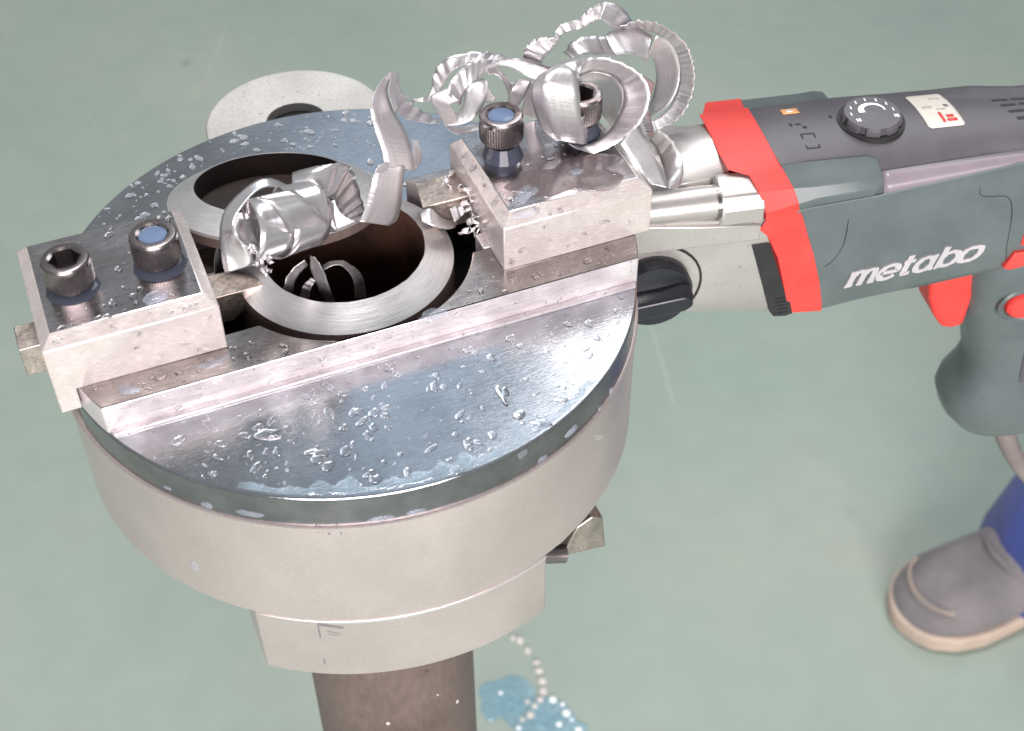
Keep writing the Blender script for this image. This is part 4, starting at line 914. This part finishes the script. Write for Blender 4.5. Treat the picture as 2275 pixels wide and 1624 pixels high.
# larger blobs, each a thing
def puddle(u, v, z, rx, ry, h, rot, mat, label, irr=.3, seed=0, dx=0):
    bm = bmesh.new(); P = at(u, v, 2, z); blob(bm, P, rx, ry, h, rot, irr, seed=seed, n=48)
    tag(obj('coolant_blob', bm, M[mat], smooth=80), label, 'coolant', 'larger blobs of milky coolant')
puddle(596, 966, 0, 4.6, 2.2, .8, -.3, 'water', 'long clear drop near the front left of the lower face plate', .12, seed=1)
puddle(1118, 880, 0, 1.6, 4.0, .9, -.2, 'water', 'hourglass shaped drop in the middle right of the lower face plate', .5, 2)
puddle(1200, 940, 0, 3.2, 1.4, .8, -.6, 'water', 'drop beside the round one near the right rim of the lower face plate', seed=3)
puddle(1153, 922, 0, 2.1, 1.8, .9, 0, 'water', 'round drop near the right rim of the lower face plate', .1, 4)
puddle(960, 700, 11, 5.4, 2.4, .5, .1, 'milky', 'milky patch on the guide rail right of the bore', seed=5)
puddle(475, 806, 11, 5.0, 1.6, .5, .1, 'milky', 'milky patch on the guide rail under the left tool holder', seed=6)
puddle(285, 865, 11, 3.6, 1.9, .5, -.6, 'milky', 'milky patch at the left end of the guide rail', seed=7)
puddle(345, 662, 32, 3.9, 2.6, 1.2, .2, 'milky', 'milky dome of coolant at the front edge of the left tool holder', .12, 8)
puddle(1330, 975, 0, 1.5, 1.5, .6, 0, 'water', 'small drop by the right rim of the lower face plate', .1, 9)
puddle(1168, 432, 32, 7.0, 2.4, .7, .5, 'milky', 'milky streak between the two screws of the right tool holder', .4, 10)
puddle(1165, 475, 32, 4.6, 1.8, .7, .2, 'milky', 'milky patch at the front edge of the right tool holder', .3, 11)
puddle(1280, 382, 32, 2.8, 2.0, .7, 0, 'milky', 'small round milky drop in front of the biggest curls', .1, 12)
bm = bmesh.new()                                     # wet film on the right holder, its brown a painted dark reflection
P = at(1250, 400, 2, 32); blob(bm, P + Vector((2, 0, .01)), 15.5, 9, .35, -.15, .45, seed=21, n=64)
tag(obj('coolant_film', bm, liquid('brown_reflection_film', (0.20, 0.16, 0.165), .25, .05, .72), smooth=80), 'coolant film spread over the right tool holder, a dark reflection painted in brown', 'coolant')
# milky film gathered along the front rim
bm = bmesh.new(); outer = []; inner = []
for k in range(90):
    a = math.radians(233 + k * .82); t = k / 89; wv = 2.0 + 9 * max(0, noise.noise(Vector((k * .19, 3, 0))) * 1.3 + noise.noise(Vector((k * .9, 8, 0))) * .3 + .2) * math.sin(t * PI) ** .6
    outer.append((96.6 * math.cos(a), 96.6 * math.sin(a))); inner.append(((96.6 - wv) * math.cos(a), (96.6 - wv) * math.sin(a)))
va = [bm.verts.new((x, y, .05)) for x, y in outer]; vm = [bm.verts.new(((x + p) / 2, (y + q_) / 2, .5)) for (x, y), (p, q_) in zip(outer, inner)]; vb = [bm.verts.new((x, y, .05)) for x, y in inner]
for A, B in ((va, vm), (vm, vb)):
    for i in range(89): bm.faces.new((A[i], A[i + 1], B[i + 1], B[i]))
tag(obj('coolant_film', bm, liquid('pale_blue_film', (0.42, 0.56, 0.66), .3, .05, .36), smooth=80), 'pale blue coolant film gathered along the front rim of the face plate', 'coolant')
# coolant in and under the screws
for (x, y, s), who, fill in ((BL[1], 'right cap screw of the left holder', 1), (BR[0], 'front cap screw of the right holder', 1), (BL[0], 'left cap screw of the left holder', 0), (BR[1], 'rear cap screw of the right holder', 0)):
    if fill:
        bm = bmesh.new(); lathe(bm, [(0, .35), (3.0, .3), (4.35, 0), (4.2, -.8)], 32, lambda a, b, z: Vector((x + a, y + b, 32 + s + 9.15 + z)))
        tag(obj('coolant_fill', bm, M['milk'], smooth=80), 'blue milky coolant filling the socket of the ' + who, 'coolant')
    bm = bmesh.new(); rad = 7.0 if s < 5 else 5.9
    lathe(bm, [(4.9, s * .8), (rad * .9, s * .62 if s > 4 else s * .95), (rad * 1.02, s * .4), (rad * 1.1, .35), (rad * 1.14, .02)], 40, lambda a, b, z: Vector((x + a * (1.06 if b < 0 else 1), y + b * (1.1 if b < 0 else .95) - .4, 32 + z)))
    tag(obj('coolant_collar', bm, M['collar'], smooth=80), 'bluish coolant pooled under the head of the ' + who, 'coolant')
# spill and beads on the floor
bm = bmesh.new()
for (u, v, rx, ry, rt_, sd) in ((1118, 1548, 30, 19, .3, 1), (1180, 1590, 32, 23, -.4, 2), (1240, 1610, 24, 12, -.5, 3)):
    blob(bm, at(u, v, 2, FZ + .2 + sd * .3), rx, ry, 1.0, rt_, .3, seed=sd, n=48)
tag(obj('coolant_spill', bm, M['spill'], smooth=80), 'blurred blue coolant spill on the green floor below the machine', 'spill')
bm = bmesh.new()
for (u, v, r) in ((1118, 1405, 3), (1140, 1418, 4), (1155, 1424, 6), (1172, 1446, 5), (1192, 1474, 5), (1197, 1492, 6), (1204, 1515, 6.5), (1206, 1536, 6), (1200, 1556, 5), (1188, 1570, 5), (1178, 1590, 6), (1172, 1560, 4), (1160, 1600, 4)):
    P = at(u, v, 2, FZ); blob(bm, P, r * .75, r * .75, r * .7, 0, .1, seed=u)
tag(obj('floor_beads', bm, M['bead'], smooth=80), 'trail of pale beads of coolant leading across the floor to the blue spill', 'drops', kind='stuff')
bm = bmesh.new()
for (u, v, r) in ((1228, 1555, 5), (1258, 1585, 5.5), (1242, 1610, 4.5), (1152, 1618, 3.5), (1112, 1540, 3), (1285, 1622, 4.5), (1270, 1600, 3), (1250, 1565, 3)):
    blob(bm, at(u, v, 2, FZ + 1), r * .75, r * .75, r * .4, 0, .1, seed=u)
m_, t_, b_ = nt('bright_wet_drop'); b_.inputs['Base Color'].default_value = (.85, .9, .92, 1); b_.inputs['Roughness'].default_value = .1
tag(obj('floor_drops', bm, m_, smooth=80), 'bright white drops along the edge of the blue floor spill', 'drops', kind='stuff')
# white splashes on the pipe
bm = bmesh.new()
for (u, v, r) in ((862, 1607, .9), (1016, 1558, .9), (972, 1543, .5)):
    d = ray(u, v); o = CAMLOC; rad = 36.65; A = d.x ** 2 + d.y ** 2; Bq = 2 * (o.x * d.x + o.y * d.y); Cq = o.x ** 2 + o.y ** 2 - rad ** 2; q_ = Bq * Bq - 4 * A * Cq
    if q_ < 0: continue
    t = (-Bq - math.sqrt(q_)) / (2 * A); P = o + d * t; blob(bm, P, r, r * 1.2, .5, 0, .1, Vector((P.x, P.y, 0)), seed=u)
tag(obj('pipe_splashes', bm, M['bead'], smooth=80), 'small white coolant splashes on the brown pipe below the machine', 'drops', kind='stuff')
# pencilled letter F on the lug
def cyl_pt(u, v, rad):
    d = ray(u, v); o = CAMLOC; A = d.x ** 2 + d.y ** 2; Bq = 2 * (o.x * d.x + o.y * d.y); Cq = o.x ** 2 + o.y ** 2 - rad ** 2
    return o + d * ((-Bq - math.sqrt(Bq * Bq - 4 * A * Cq)) / (2 * A))
bm = bmesh.new()
for (u0, v0, u1, v1, wd) in ((706, 1386, 764, 1394, .30), (707, 1389, 762, 1397, .2), (706, 1386, 712, 1418, .28), (726, 1402, 758, 1409, .18), (728, 1408, 752, 1413, .14), (720, 1464, 722, 1477, .3)):
    n_ = 8; prev = None
    for k in range(n_):
        p0, p1 = cyl_pt(u0 + (u1 - u0) * k / n_, v0 + (v1 - v0) * k / n_, 98.96), cyl_pt(u0 + (u1 - u0) * (k + 1) / n_, v0 + (v1 - v0) * (k + 1) / n_, 98.96)
        d = (p1 - p0).normalized(); nn = Vector((p0.x, p0.y, 0)).normalized(); s = d.cross(nn) * wd * random.uniform(.6, 1.2)
        bm.faces.new([bm.verts.new(x) for x in (p0 - s, p0 + s, p1 + s, p1 - s)])
obj('pencil_letter', bm, M['pencil'], head, smooth=0)
bm = bmesh.new()
for k in range(14):
    u, v = 700 + random.uniform(0, 60), 1178 + random.uniform(-6, 12); p0 = cyl_pt(u, v, 98.56); s = Vector((0, 0, random.uniform(.3, .9))); x_ = Vector((.25, 0, 0)); bm.faces.new([bm.verts.new(q_) for q_ in (p0 - s - x_, p0 - s + x_, p0 + s + x_, p0 + s - x_)])
tag(obj('pencil_smudge', bm, M['pencil'], head, smooth=0), kind='stuff')
